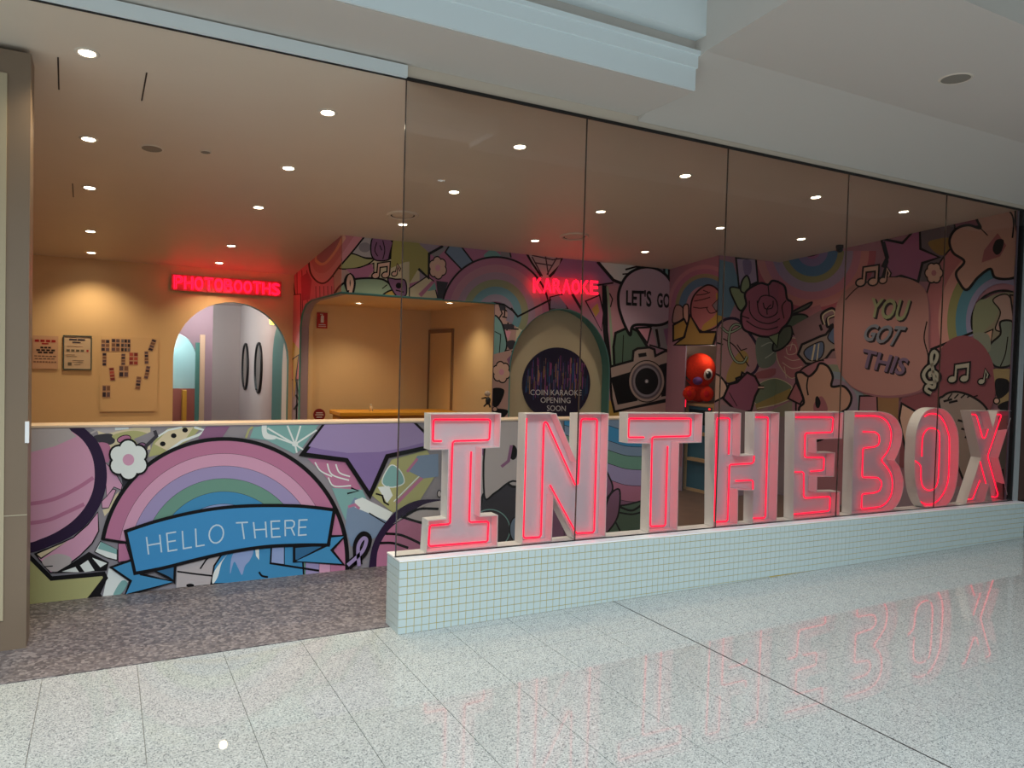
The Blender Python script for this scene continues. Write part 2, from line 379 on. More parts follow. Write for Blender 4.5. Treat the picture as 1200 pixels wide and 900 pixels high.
# karaoke wall (y 3.65) with corner recess and arch
RX = 2.40; RZ = 2.215
KH = [(.64, 0), (RX, 0), (RX, RZ), (.64, RZ)]
KA = arch(3.31, .70, 1.45, 2.20, 24)
KAo = KA
wall_k = extrude_poly('wall_karaoke', [(RX, -.02), (4.9, -.02), (4.9, 2.9), (.64, 2.9), (.64, RZ), (RX, RZ)], 3.65, 3.80, [M_lil, M_teal], holes=[KA[::-1]], **S)
tube('teal_rim', [([(p[0], 3.648, p[1]) for p in KA], False)], .012, M_teal, wall_k)
box('arch_back', 2.5, 4.1, 3.80, 3.84, -.01, 2.4, mat('arch_cream', '#d2c6a6', .7), wall_k, label='cream back of the karaoke arch')
# side wall x=.64 above the recess
SWP = [(3.65, 2.95), (5.87, 2.95), (5.87, -.02), (5.45, -.02), (5.45, 1.92), (5.36, 2.08), (5.18, 2.18), (4.9, RZ), (3.65, RZ)]
nn = len(SWP); stri = tessellate_polygon([[Vector((q[0], q[1], 0)) for q in SWP]])
wall_side = me('wall_side', [(.64, q[0], q[1]) for q in SWP]+[(.74, q[0], q[1]) for q in SWP], [tuple(t) for t in stri]+[tuple(i+nn for i in t) for t in stri]+[(i, (i+1) % nn, (i+1) % nn+nn, i+nn) for i in range(nn)], M_lil, **S)
tube('teal_rim', [([(.64, 5.45, 0), (.64, 5.45, 1.92), (.64, 5.36, 2.08), (.64, 5.18, 2.18), (.64, 4.9, RZ), (.64, 3.65, RZ), (RX, 3.645, RZ)], False)], .012, M_teal, wall_side)
rec = empty('wall_recess', (1.5, 5.5, 0), **S)
box('recess_back', .64, RX+.1, 5.55, 5.63, -.01, 2.4, M_cream, rec); 
box('recess_right', RX-.004, RX+.08, 3.655, 5.6, -.01, 2.4, M_cream, rec)
box('recess_left', .745, .80, 5.465, 5.6, -.01, 2.4, M_cream, rec)
box('recess_ceiling', .74, RX, 3.8, 5.6, RZ, RZ+.06, M_cream, rec)
# door in the recess's right wall
a = onX(503, 440, RX); b = onX(531, 440, RX)
d1 = empty('door_1', (RX, (a.y+b.y)/2, 0), **S)
zt = 1.93
box('door_leaf', RX-.012, RX-.002, b.y+.02, a.y-.03, 0, zt-.02, mat('door_cream', '#e6c998', .5), d1)
boxes('door_frame', [(RX-.03, RX, a.y-.03, a.y+.02, 0, zt+.03), (RX-.03, RX, b.y-.01, b.y+.02, 0, zt+.03), (RX-.03, RX, b.y, a.y, zt-.02, zt+.03)], mat('door_frame_brown', '#8a6a48', .5), d1)
# right-hand box with an opening holding the toy machine
bx = empty('wall_alcove', (4.9, 3.1, 0), **S)
OZ = 1.82; OY0, OY1 = 2.70, 3.28
box('alcove_side_upper', 4.9, 5.0, 2.75-.0, 3.65, OZ, 3.0, M_lil, bx)
box('alcove_side_back', 4.9, 4.915, OY1, 3.65, 0, OZ, M_lil, bx)
box('alcove_front', 4.985, 5.95, 2.75, 2.83, 0, 3.1, M_lil, bx)
box('alcove_front_upper', 4.9, 5.0, 2.75, 2.83, OZ, 3.1, M_lil, bx)
boxes('alcove_lining', [(5.0, 5.9, 3.56, 3.62, 0, 1.95), (5.82, 5.9, 2.83, 3.56, 0, 1.95), (5.0, 5.82, 2.83, 3.56, OZ+.04, OZ+.1)], mat('alcove_grey', '#b8a698', .6), bx)
RA, RB = Vector((5.90, 2.75, 0)), Vector((6.17, .115, 0)); RD = (RB-RA).normalized(); RN = Vector((RD.y, -RD.x, 0))     # RN faces the shop
if RN.x > 0: RN = -RN
v = [RA-RD*.1, RB, RB-RN*.08, RA-RD*.1-RN*.08]; v = [tuple(p) for p in v]+[(p.x, p.y, 3.3) for p in v]
wall_right = me('wall_right', v, boxd(0, 1, 0, 1, 0, 1)[1], M_lil, **S)
# low mural wall with cream ledge
low = box('wall_counter', -3.4, 2.86, 1.40, 1.52, 0, 1.075, M_lil, **S)
box('ledge', -3.4, 2.87, 1.392, 1.62, 1.075, 1.088, M_creamtrim, low, label='thin cream ledge along the top')
# mall soffits outside
SZ = 3.2; YB = -.46; XB = 1.62; HZ = 3.41
bulk = box('ceiling_bulkhead', -5, XB, YB, .078, SZ, SZ+.6, M_soff, **S)
boxes('cornice', [(-5, XB, YB-.012, YB, SZ+.005, SZ+.13), (-5, XB, YB-.03, YB, SZ+.13, SZ+.20), (-5, XB, YB-.05, YB, SZ+.20, SZ+.225), (-5, XB+.0, YB-.09, YB, SZ+.30, SZ+.6)], M_soffw, bulk, label='pale stepped cornice in the ceiling recess')
v = [(XB, YB-.09, HZ), (8.5, YB-.09, HZ), (8.5, .078, 3.17), (XB, .078, 3.17), (XB, YB-.09, HZ+.3), (8.5, YB-.09, HZ+.3), (8.5, .078, HZ+.3), (XB, .078, HZ+.3)]
me('ceiling_slope', v, boxd(0, 1, 0, 1, 0, 1)[1], M_soff, **S)
e0 = onZ(814, 65, HZ); e1 = onZ(918, 0, HZ)
kx = (e1.x-e0.x)/(e1.y-e0.y)
v = [(XB, YB-.09, HZ), (8.5, YB-.09, HZ), (8.5, -1.68, HZ), (XB+kx*(-1.68-YB)*.9, -1.68, HZ)]; v += [(p[0], p[1], HZ+.35) for p in v]
mc = me('ceiling_mall', v, boxd(0, 1, 0, 1, 0, 1)[1], M_soff, **S)
box('ceiling_recess', -5, 2.2, -2.6, YB, 3.80, 3.86, M_soffw, **S)
box('ceiling_high', 1.9, 8.5, -3.2, -1.66, 3.80, 3.86, M_soffw, **S)
hd = box('trim_1', -3.4, 0.0, .055, .085, 3.125, 3.19, M_soffw, **S); hd['label'] = 'pale header strip over the open entrance'
box('header_dark_strip', -3.4, 6.28, .079, .087, 3.117, 3.127, M_dark, hd)  # thin dark strip along the header and glass top
# kerb
kz = lambda x: .418-.0115*x
KX1 = 6.30
v = [(0, 0, 0), (KX1, 0, 0), (KX1, .215, 0), (0, .215, 0), (0, 0, kz(0)-.006), (KX1, 0, kz(KX1)-.006), (KX1, .215, kz(KX1)-.006), (0, .215, kz(0)-.006)]
v = [(p[0]+(.002 if p[0] == 0 else 0), p[1]+(.002 if p[1] == 0 else 0), p[2]) for p in v]
kerb = me('kerb', v, boxd(0, 1, 0, 1, 0, 1)[1], M_grout, label='low tiled kerb of white mosaic with gold grout', **S)
v = [(-.002, -.001, kz(0)-.007), (KX1, -.001, kz(KX1)-.007), (KX1, .218, kz(KX1)-.007), (-.002, .218, kz(0)-.007)]; v += [(p[0], p[1], p[2]+.009) for p in v]
me('coping', v, boxd(0, 1, 0, 1, 0, 1)[1], M_white, kerb, label='smooth white coping under the sign letters')
TP = .0462; NZ = 9; tile_mesh = {}; rest = []; cnt = 0
def ktile(x0, x1, z0, z1): return (x0+.0019, x1-.0019, -.0012, .004, z0+.0019, z1-.0019)
for i in range(int(KX1/TP)+1):
    for j in range(NZ):
        top = kz(i*TP)-.009; z0 = top-(j+1)*TP; z1 = z0+TP
        if z1 < .006: continue
        z0 = max(0, z0); x0 = i*TP; x1 = min(KX1, x0+TP)
        if x1-x0 < .01: continue
        if cnt < 261:
            k = round(z1-z0, 4)
            vv, ff = boxd(*ktile(0, TP, 0, z1-z0)); 
            if k not in tile_mesh:
                o = me('kerb_tile', vv, ff, M_kerbtile, kerb); tile_mesh[k] = o.data
            else: o = bpy.data.objects.new('kerb_tile', tile_mesh[k]); COL.objects.link(o); o.parent = kerb
            o.location = (x0, random.uniform(-.0004, .0004), z0); cnt += 1
        else: rest.append(ktile(x0, x1, z0, z1))
boxes('kerb_tile_far', rest, M_kerbtile, kerb, kind='stuff')
endt = []
for i in range(5):
    for j in range(NZ+1):
        z1 = kz(0)-.009-j*TP; z0 = max(0, z1-TP)
        if z1 > .01: endt.append((-.0016, .004, .001+i*.0425, .001+i*.0425+.0405, z0+.0016, z1-.0016))
for q in endt[:38]: box('kerb_tile', *q, M_kerbtile, kerb)
if endt[38:]: boxes('kerb_tile_end', endt[38:], M_kerbtile, kerb)
# glass panes
GX = [0.004, 1.222, 2.432, 3.722, 5.005, 6.235]
for i in range(5):
    x0, x1 = GX[i]+.002, GX[i+1]-.002
    v = [(x0, .080, kz(x0)), (x1, .080, kz(x1)), (x1, .088, kz(x1)), (x0, .088, kz(x0)), (x0, .080, 3.125), (x1, .080, 3.125), (x1, .088, 3.125), (x0, .088, 3.125)]
    g = me('window_%d' % (i+1), v, [(0, 1, 5, 4)], M_glass, **S)
seal = empty('trim_2', (3, .084, 0), **S)
v = [(0, .0765, kz(0)+.001), (KX1-.06, .0765, kz(KX1)+.001), (KX1-.06, .0915, kz(KX1)+.001), (0, .0915, kz(0)+.001)]; v += [(p[0], p[1], p[2]+.006) for p in v]
me('base_seal', v, boxd(0, 1, 0, 1, 0, 1)[1], M_black, seal)
box('top_channel', 0, 6.25, .076, .092, 3.118, 3.135, M_dark, seal)
M_seal = mat('silicone_joint', '#4a3c34', .15, .8)
for x in GX[:5]:
    box('glass_joint', x-.0028, x+.0028, .0795, .0885, kz(x), 3.12, M_seal, seal)
box('side_channel', 6.205, 6.245, .088, .20, kz(6.2), 3.13, M_black, seal)
pr = empty('wall_end', (6.3, .05, 0), **S)
box('end_post', 6.245, 6.31, .072, .12, kz(6.25), 3.17, M_grayw, pr)
box('end_column', 6.34, 8.5, .10, .3, 0, 3.2, mat('dark_brown_panel', '#4a3630', .2), pr)
box('end_base', 6.30, 8.5, .10, .14, 0, .34, mat('dark_plinth', '#4e463c', .4), pr)
# left pillar
pl = empty('wall_pillar', (-2.0, .6, 0), **S)
PY = .60; PX = -1.815
box('pillar_frame', -3.3, PX, PY, PY+.20, 0, 3.05, M_pillar, pl)
box('pillar_panel', -3.2, PX-.10, PY-.008, PY, .0+.16, 2.93, M_pilpan, pl, label='paler beige panel inside the frame')
box('pillar_seam', -1.925, PX+.0005, PY-.003, PY-.0005, .695, .70, mat('seam', '#b0a68f', .4), pl)
box('door_sensor', PX-.012, PX+.006, PY-.012, PY+.01, 1.07, 1.18, M_white, pl, label='small white sensor on the frame edge')
# rest of the mall behind the camera, plus an added light-blocking wall
box('wall_light_block', 8.6, 8.7, -10, .3, 0, 7.0, mat('light_block_dark', '#55504c', .7), **S)  # unseen dark wall added to keep light off the right side
box('wall_mall', -5, 9, -10.1, -10, 0, 6.0, mat('mall_far', '#7d7d7b', .7), **S)
box('floor_mall', -5, 9, -14, -10, -.06, -.001, M_joint, **S)
# ============================================================ CEILING FIXTURES
def downlight(loc, cool=False, lamp=True, col=(1, .80, .55), tilt=math.atan(SL), power=None, **k):
    e = empty('downlight', loc, category='downlight', **k); e.rotation_euler = (tilt, 0, 0)
    lathe('trim_ring', [(.040, -.002), (.046, -.006), (.055, -.005), (.060, 0)], M_ring, None).parent = e
    lathe('lamp_lens', [(0, -.0035), (.030, -.0035), (.041, -.002)], M_coollamp if cool else M_lamp, None).parent = e
    if lamp:
        l = bpy.data.lights.new('bulb', 'SPOT'); l.energy = power or LAMP_W; l.color = col; l.spot_size = math.radians(125); l.spot_blend = .9; l.shadow_soft_size = .04
        o = bpy.data.objects.new('bulb', l); COL.objects.link(o); o.parent = e; o.location = (0, 0, -.03)
    return e
rows = [('leftmost', [(102, 62), (104, 163), (105, 220), (106, 271), (107, 296)]), ('second from the left', [(384, 132), (338, 197), (303, 243), (271, 288), (257, 308)]),
        ('third from the left', [(609, 172), (532, 225), (472, 263)]), ('fourth from the left', [(803, 206), (704, 248), (627, 282)]),
        ('fifth from the left', [(956, 231), (844, 267), (756, 295)]), ('rightmost', [(1059, 248), (939, 280)])]
order = ['nearest the shopfront', 'second from the shopfront', 'third from the shopfront', 'fourth from the shopfront', 'last before the back wall']
for ri, (rn, pts) in enumerate(rows):
    for k, (u, v) in enumerate(pts):
        warm = (1, .72, .40) if ri < 2 and k > 1 else ((1, .78, .50) if ri < 2 else (1, .83, .64))
        p = onC(u, v); downlight((p.x, p.y, ceil_z(p.y)), label='round recessed downlight, %s in the %s ceiling row' % (order[k] if not (k == len(pts)-1 and k > 1 and len(pts) < 5) else 'farthest from the shopfront', rn), group='recessed downlights in the shop ceiling', col=warm, power=LAMP_W*(1.0 if ri < 3 else .62))
for x, y, z, lab in ((4.50, -2.02, 3.80, 'cool white downlight in the high mall ceiling at right'), (1.87, -3.875, 3.6, 'cool white downlight in the mall ceiling behind the camera')):
    downlight((x, y, z), cool=True, lamp=False, tilt=0, label=lab, group='mall downlights')
box('ceiling_strip', 1.2, 2.6, -4.1, -3.7, 3.6, 3.64, M_soff, **S)
def diffuser(u, v, r, lab):
    p = onC(u, v); e = empty('air_diffuser', (p.x, p.y, ceil_z(p.y)), label=lab, category='air vent', group='round air diffusers'); e.rotation_euler = (math.atan(SL), 0, 0)
    lathe('outer_ring', [(r*.84, -.003), (r*.87, -.014), (r*1.06, -.011), (r*1.10, 0)], M_ring, None, n=40).parent = e
    lathe('dark_gap', [(r*.6, -.0015), (r*.86, -.0015)], M_dark, None, n=40).parent = e
    lathe('centre_plate', [(0, -.006), (r*.70, -.006), (r*.73, -.003), (r*.73, 0)], M_ceil, None, n=40).parent = e
diffuser(472, 252, .135, 'round air diffuser beside the first glass joint'); diffuser(673, 277, .14, 'round air diffuser above the karaoke sign')
def plate(name, u, v, r, m, on, z=None, lab='', cat='speaker'):
    if on: p = onC(u, v); loc = (p.x, p.y, ceil_z(p.y)); t = math.atan(SL)
    else: p = onZ(u, v, z); loc = tuple(p); t = 0
    e = empty(name, loc, label=lab, category=cat); e.rotation_euler = (t, 0, 0)
    lathe('rim', [(r*.9, -.003), (r, -.007), (r*1.08, 0)], M_ring, None).parent = e
    lathe('grille', [(0, -.004), (r*.92, -.004)], m, None).parent = e
M_gr = mat('grille_grey', '#8d8478', .6)
plate('ceiling_speaker', 178, 174, .07, M_gr, True, lab='round flush ceiling speaker between the two left rows of downlights')
plate('smoke_detector', 241, 178, .035, M_gr, True, lab='small round detector right of the ceiling speaker', cat='detector')
plate('ceiling_speaker', 1120, 92, .09, mat('mall_grille', '#8a867c', .6), False, z=HZ, lab='round grey speaker in the mall ceiling at top right')
p = onC(990, 285); e = empty('security_camera', (5.80, 1.80, ceil_z(1.8)), label='small dark dome camera at the ceiling edge of the right wall', category='camera')
ball('dome', (5.80, 1.80, ceil_z(1.8)-.05), (.035, .035, .035), M_black, e, 8); lathe('base', [(.04, 0), (.04, -.035), (.03, -.04)], M_dark, e, (5.8, 1.8, ceil_z(1.8)), 16)
# ============================================================ SIGN LETTERS
YF = .112; DEP = .095
def letter(ch, ox, oy, s, rim, tubes, lab):
    P = [onY(ox+x/s, oy+y/s, YF) for x, y in rim]
    P2 = [(p.x, p.z) for p in P]; xm = sum(p[0] for p in P2)/len(P2); zb = kz(xm)+.003
    mn = min(p[1] for p in P2)
    P2 = [(x, z if z > mn+.06 else max(z, kz(x)+.004)) for x, z in P2]
    e = empty('sign_letter', (xm, YF+DEP/2, zb), label=lab, category='sign letter', group='neon channel letters on the tiled kerb')
    n = len(P2); tris = tessellate_polygon([[Vector((p[0], p[1], 0)) for p in P2]])
    me('back_panel', [(x, YF+DEP-.012, z) for x, z in P2]+[(x, YF+DEP, z) for x, z in P2], [tuple(t) for t in tris]+[tuple(i+n for i in reversed(t)) for t in tris], M_face, e)
    # side wall: outer and inner skins with a thin front rim
    area2 = sum(P2[i][0]*P2[(i+1) % n][1]-P2[(i+1) % n][0]*P2[i][1] for i in range(n)); sg = 1 if area2 > 0 else -1
    inn = []
    for i in range(n):
        a, b, c = Vector(P2[i-1]), Vector(P2[i]), Vector(P2[(i+1) % n])
        d1_, d2_ = (b-a).normalized(), (c-b).normalized(); n1, n2 = Vector((-d1_.y, d1_.x))*sg, Vector((-d2_.y, d2_.x))*sg
        m_ = (n1+n2); m_ = m_/max(.35, m_.length_squared/2) if m_.length > .01 else n1
        inn.append(tuple(b+m_*.0045))
    V = [(x, YF, z) for x, z in P2]+[(x, YF+DEP-.001, z) for x, z in P2]+[(x, YF, z) for x, z in inn]+[(x, YF+DEP-.014, z) for x, z in inn]
    Fc = []
    for i in range(n):
        j = (i+1) % n; Fc += [(i, j, j+n, i+n), (i+2*n, i+3*n, j+3*n, j+2*n), (i, i+2*n, j+2*n, j)]
    me('side_wall', V, Fc, M_white, e)
    YT = YF+DEP-.040
    paths = []
    for t in tubes:
        q = [onY(ox+x/s, oy+y/s, YT) for x, y in t]; q = [p for p in q]
        # round the corners
        o = [q[0]]
        for i in range(1, len(q)-1):
            a, b, c = q[i-1], q[i], q[i+1]; r = min(.010, (a-b).length*.35, (c-b).length*.35)
            p0, p1 = b+(a-b).normalized()*r, b+(c-b).normalized()*r
            for k in (0, .5, 1): o.append(p0*(1-k)**2+b*2*k*(1-k)+p1*k*k)
        o.append(q[-1]); paths.append((o, False))
    nt_ = tube('neon_tube', paths, .0058, M_neon, e, label='glowing pink red neon tube')
    for t, _ in paths:
        for k in (len(t)//3, 2*len(t)//3): p = t[k]; box('tube_support', *(p.x-.004, p.x+.004, p.y, YF+DEP-.012, p.z-.004, p.z+.004), M_white, nt_)
    return e
st = 'on the tiled kerb'
letter('I', 480, 470, 4.733, [(115, 70), (508, 68), (501, 258), (403, 263), (393, 638), (491, 632), (487, 828), (90, 864), (103, 662), (205, 652), (215, 270), (112, 272)],
       [[(178, 222), (133, 222), (130, 215), (133, 110), (140, 103), (440, 103), (448, 112), (443, 208), (436, 216), (248, 222), (238, 232), (225, 672), (218, 682), (120, 690), (112, 698), (106, 795), (114, 805), (425, 780), (433, 772), (437, 675), (430, 668), (338, 672), (331, 664), (342, 280)]],
       'white box letter I with red neon, leftmost '+st)
letter('N', 595, 470, 5.0, [(105, 73), (285, 72), (403, 355), (410, 73), (592, 72), (572, 824), (393, 834), (268, 560), (258, 840), (82, 852)],
       [[(110, 100), (92, 790), (98, 802), (185, 798), (195, 785), (212, 130), (220, 122), (232, 130), (395, 490), (405, 490), (412, 480), (430, 115), (438, 105), (518, 105), (524, 115), (507, 758), (500, 770), (405, 775), (398, 768), (248, 492)]],
       'white box letter N with red neon, second from the left '+st)
letter('T', 720, 470, 5.4583, [(85, 75), (565, 78), (558, 266), (415, 270), (403, 842), (218, 857), (232, 274), (82, 270)],
       [[(190, 232), (95, 232), (90, 225), (93, 118), (100, 112), (485, 112), (490, 120), (486, 218), (478, 224), (250, 230), (241, 240), (230, 795), (236, 802), (318, 798), (327, 788), (340, 288)]],
       'white box letter T with red neon, between letters N and H '+st)
letter('H', 820, 470, 5.806, [(98, 80), (282, 80), (276, 372), (368, 366), (372, 79), (543, 78), (523, 840), (358, 853), (364, 610), (262, 606), (258, 866), (92, 874)],
       [[(197, 362), (204, 126), (195, 116), (122, 116), (118, 130), (100, 812), (108, 822), (180, 818), (190, 808), (203, 440), (212, 432), (355, 424), (368, 412), (370, 372)], [(245, 543), (352, 538), (362, 546), (362, 600)],
        [(383, 110), (458, 110), (465, 118), (447, 785), (438, 795), (365, 797)]],
       'white box letter H with red neon, between letters T and E '+st)
letter('E', 820, 470, 5.806, [(645, 75), (978, 75), (970, 255), (795, 260), (797, 352), (922, 350), (915, 515), (800, 517), (798, 618), (955, 615), (950, 797), (635, 820)],
       [[(655, 110), (897, 110), (908, 118), (902, 205), (893, 213), (725, 218), (717, 228), (715, 375), (724, 384), (838, 383), (846, 392), (843, 462), (835, 472), (755, 478)],
        [(648, 483), (698, 482), (708, 492), (708, 648), (717, 660), (880, 650), (888, 660), (883, 738), (874, 748), (640, 770)]],
       'white box letter E with red neon, between letters H and B '+st)
letter('B', 975, 465, 6.0, [(157, 104)]+smooth_pts([(350, 104), (410, 120), (462, 165), (493, 240), (488, 325), (468, 390), (442, 445)], False, 4)+smooth_pts([(478, 495), (502, 580), (498, 665), (470, 745), (425, 795), (360, 822)], False, 4)+[(135, 844)],
       [smooth_pts([(165, 135), (250, 134), (320, 137), (370, 158), (402, 200), (417, 260), (410, 330), (390, 385), (352, 435)], False, 3)+smooth_pts([(350, 452), (385, 495), (415, 545), (425, 610), (418, 680), (390, 735), (345, 770), (290, 780)], False, 3)+[(212, 788), (207, 780), (210, 695), (218, 683), (300, 675), (335, 660), (350, 620), (345, 590), (320, 568), (218, 566), (212, 555), (218, 370), (226, 360), (300, 352), (325, 340), (335, 310), (330, 270), (305, 248), (220, 245)]],
       'white box letter B with red neon, between letters E and O '+st)
letter('O', 1050, 465, 6.4286, smooth_pts([(145, 350), (150, 280), (170, 200), (205, 130), (250, 95), (300, 84), (360, 92), (415, 140), (455, 220), (473, 310), (473, 500), (460, 640), (430, 750), (380, 825), (320, 858), (255, 856), (200, 820), (160, 730), (143, 620), (138, 500)], True, 3),
       [smooth_pts([(218, 148), (245, 132), (290, 128), (335, 150), (370, 205), (392, 270), (402, 330), (398, 560), (385, 660), (350, 740), (300, 795), (240, 812), (190, 795), (163, 765)], False, 3), smooth_pts([(138, 480), (185, 520), (188, 620), (205, 680), (245, 705), (285, 695), (312, 650), (322, 560), (328, 300), (310, 250), (268, 235), (230, 250), (205, 290), (197, 350), (195, 450)], False, 3)],
       'white box letter O with red neon, between letters B and X '+st)
letter('X', 1050, 465, 6.4286, [(560, 105), (696, 105), (730, 238), (765, 105), (885, 103), (773, 460), (850, 787), (720, 800), (702, 665), (665, 808), (525, 824), (640, 458)],
       [[(570, 133), (597, 133), (608, 145), (650, 300), (662, 315), (675, 303), (695, 240)], [(760, 133), (785, 133), (792, 145), (693, 440), (693, 460), (768, 735), (762, 752), (745, 757), (720, 752)], [(545, 772), (570, 772), (580, 762), (632, 630)], [(633, 485), (683, 675)]],
       'white box letter X with red neon, rightmost letter '+st)
# ============================================================ NEON SIGNS ON THE WALLS
def neon_sign(word, y, u0, v0, u1, v1, u2, v2, u3, v3, lab, panel):     # TL, TR, BR, BL
    TL, TR, BR, BL = [onY(a, b, y) for a, b in ((u0, v0), (u1, v1), (u2, v2), (u3, v3))]
    c = (TL+TR+BR+BL)/4; e = empty('neon_sign', (c.x, y, c.z), label=lab, category='neon sign')
    m = .02
    if panel: box('backing_panel', BL.x-m, TR.x+m, y+.008, y+.018, min(BL.z, BR.z)-m, max(TL.z, TR.z)+m, mat('sign_panel', '#a85c64', .4), e)
    if not panel: boxes('standoff_pin', [(TL.x+.08, TL.x+.09, y, 3.66, TL.z-.06, TL.z-.05), (TR.x-.09, TR.x-.08, y, 3.66, TR.z-.06, TR.z-.05)], M_grayw, e)
    n = len(word); tot = sum(.45 if ch == 'I' else 1 for ch in word); k = 0
    for ch in word:
        wd = 1/tot; a0, a1 = k+wd*.08, k+wd*.90; k += wd
        V, P = text_mesh(ch, -.004)
        def mp(x, z): t = a0+(a1-a0)*x; b = BL.lerp(BR, t); tp = TL.lerp(TR, t); return b.lerp(tp, z)
        paths = []
        for l in boundary(V, P):
            q = [mp(*p) for p in l]; o = [q[0]]
            for p in q[1:]:
                if (p-o[-1]).length > .008: o.append(p)
            if len(o) > 2: paths.append(([(p.x, y-.03, p.z) for p in o], True))
        tube('neon_letter', paths, .0042, M_neonw, e, n=6)
    return e
M_neonw = mat('wall_neon_tube', '#a00018', .4, emis=(1, .003, .02), es=8)
neon_sign('PHOTOBOOTHS', 5.82, 203, 323, 328, 333, 328, 346, 203, 338, 'red neon word PHOTOBOOTHS glowing above the arch in the cream wall', True)
neon_sign('KARAOKE', 3.60, 623, 326, 700, 330, 700, 345, 623, 343, 'red neon word KARAOKE glowing on the mural above the round poster', False)
# ============================================================ MURALS
K = 'k'
exec_order = []
# ---- low wall
w1 = Wall(low, 'Y', 1.40, -3.39, 2.858, 0.0, 1.07)
w1.begin('background', 0, 0, 1)
w1.fill([(-60, 480), (760, 480), (760, 720), (-60, 720)], 'gy')
w1.end()
A = (20, 490, 4.094); B = (120, 490, 4.285); Cc = (300, 485, 4.5)
w1.begin('pattern', *A)
w1.fill([(380, 45), (640, 45), (640, 150), (420, 170)], 'cr'); w1.fill([(340, 45), (560, 45), (430, 75)], 'lg'); w1.line([(350, 75), (400, 48)], 'lg', 2); w1.line([(470, 52), (535, 46)], 'wh', 3.2)
w1.fill([(370, 85), (450, 75), (470, 110), (440, 128), (385, 112)], 'dk', True); w1.fill([(455, 85), (560, 60), (650, 85), (620, 115), (520, 118)], 'ol', True)
w1.fill([(560, 100), (655, 60), (655, 120), (600, 150)], 'gy')
w1.el(513, 100, 33, 17, 'pk', 1, -15); w1.el(600, 140, 24, 22, 'mv', 1)
w1.fill([(385, 125), (430, 120), (450, 150), (440, 210), (415, 200)], 'pk', True)
w1.fill([(425, 215), (470, 260), (505, 320), (500, 345), (465, 330), (430, 375), (425, 300)], 'lp', False, .8)
w1.fill([(405, 400), (430, 375), (460, 340), (475, 345), (440, 430), (408, 432)], 'lp', False, .8); w1.fill([(410, 440), (440, 432), (470, 370), (490, 350), (470, 420), (420, 470)], 'cr')
w1.fill([(500, 280), (560, 290), (510, 350)], 'dk')
w1.T = B
w1.fill([(230, 195), (260, 110), (330, 50), (500, 42), (440, 110), (300, 180)], 'ol'); w1.fill([(260, 130), (330, 60), (460, 42), (420, 100), (330, 165)], 'cr')
for q in ((415, 60), (358, 88), (303, 129)): w1.el(*q, 14, 12, K)
w1.line([(460, 45), (515, 62), (480, 85), (400, 115), (330, 165), (250, 220)], 'wh', 3); w1.line([(400, 45), (330, 60), (275, 95)], 'wh', 2.2)
w1.fill([(520, 42), (640, 40), (600, 100), (480, 105)], 'mv'); w1.fill([(640, 40), (755, 40), (700, 100), (620, 98)], 'gy'); w1.line([(720, 100), (735, 60), (755, 42)], 'ol', 2.4)
w1.line([(262, 62), (272, 90), (230, 130), (215, 145)], 'dk', 4)
w1.fill([(760, 45), (857, 38), (900, 120), (740, 100)], 'te')
w1.T = Cc
w1.fill([(0, 70), (60, 58), (330, 58), (235, 190), (200, 210), (60, 140), (0, 130)], 'te')
for q in ((205, 160, 60, 75), (205, 160, 165, 62), (205, 160, 235, 62), (205, 160, 320, 85), (205, 160, 215, 205), (205, 160, 95, 120), (205, 160, 250, 190)): w1.line([q[:2], q[2:]], 'wh', 2)
w1.fill([(30, 62), (55, 60), (60, 100), (110, 120), (90, 135), (40, 125)], 'wh', True); w1.el(205, 160, 16, 12, 'wh')
w1.fill([(270, 235), (480, 245), (560, 410), (420, 400), (350, 310)], 'pk')
for q in ([(310, 255), (340, 300), (400, 330)], [(375, 262), (400, 320), (490, 350)], [(420, 265), (440, 310), (495, 330)], [(380, 335), (410, 380), (500, 378)]): w1.line(q, 'wh', 1.6, sm=True)
w1.fill([(400, 390), (560, 400), (590, 470), (510, 520), (470, 560)], 'te'); w1.fill([(480, 500), (520, 440), (700, 520), (700, 560), (660, 640), (500, 700), (470, 600)], 'slate')
w1.fill([(520, 455), (560, 440), (720, 520), (690, 565), (520, 492)], 'wh'); w1.line([(595, 522), (680, 575)], K, 1.5); w1.line([(480, 420), (540, 405), (500, 390)], K, 2)
w1.line([(485, 490), (520, 478), (545, 500)], 'pk', 3)
w1.fill([(610, 430), (715, 240), (900, 190), (960, 300), (860, 460), (720, 520)], 'ol')
w1.fill([(665, 345), (710, 270), (760, 300), (780, 360), (730, 385), (680, 380)], 'te', True, 1.2, 'wh'); w1.fill([(640, 385), (700, 380), (720, 430), (690, 470)], 'wh'); w1.line([(630, 420), (665, 430), (675, 465), (700, 480)], K, 2)
w1.line([(740, 470), (880, 330)], 'pk', 4); w1.line([(725, 462), (865, 322)], 'wh', 1.2); w1.fill([(800, 300), (850, 220), (960, 210), (960, 330), (880, 340)], 'slate'); w1.line([(795, 305), (850, 235)], 'pk', 3)
w1.end()
w1.begin('ball', *A, label='large pink ball with a dark plum outline')
w1.fill(smooth_pts([(320, 45), (385, 110), (422, 200), (430, 300), (405, 400), (350, 490), (270, 560), (160, 612), (45, 648), (-200, 660)], False)+[(-500, 500), (-500, 0), (320, 0)], 'plum')
inner = smooth_pts([(235, 45), (310, 100), (355, 170), (372, 250), (365, 340), (330, 420), (270, 490), (190, 545), (110, 580), (45, 598), (-160, 610)], False)
w1.fill(inner+[(-500, 450), (-500, 0), (235, 0)], 'lp')
w1.fill([(-500, 30), (235, 30), (260, 62), (285, 88), (180, 135), (45, 168), (-500, 200)], 'lg')
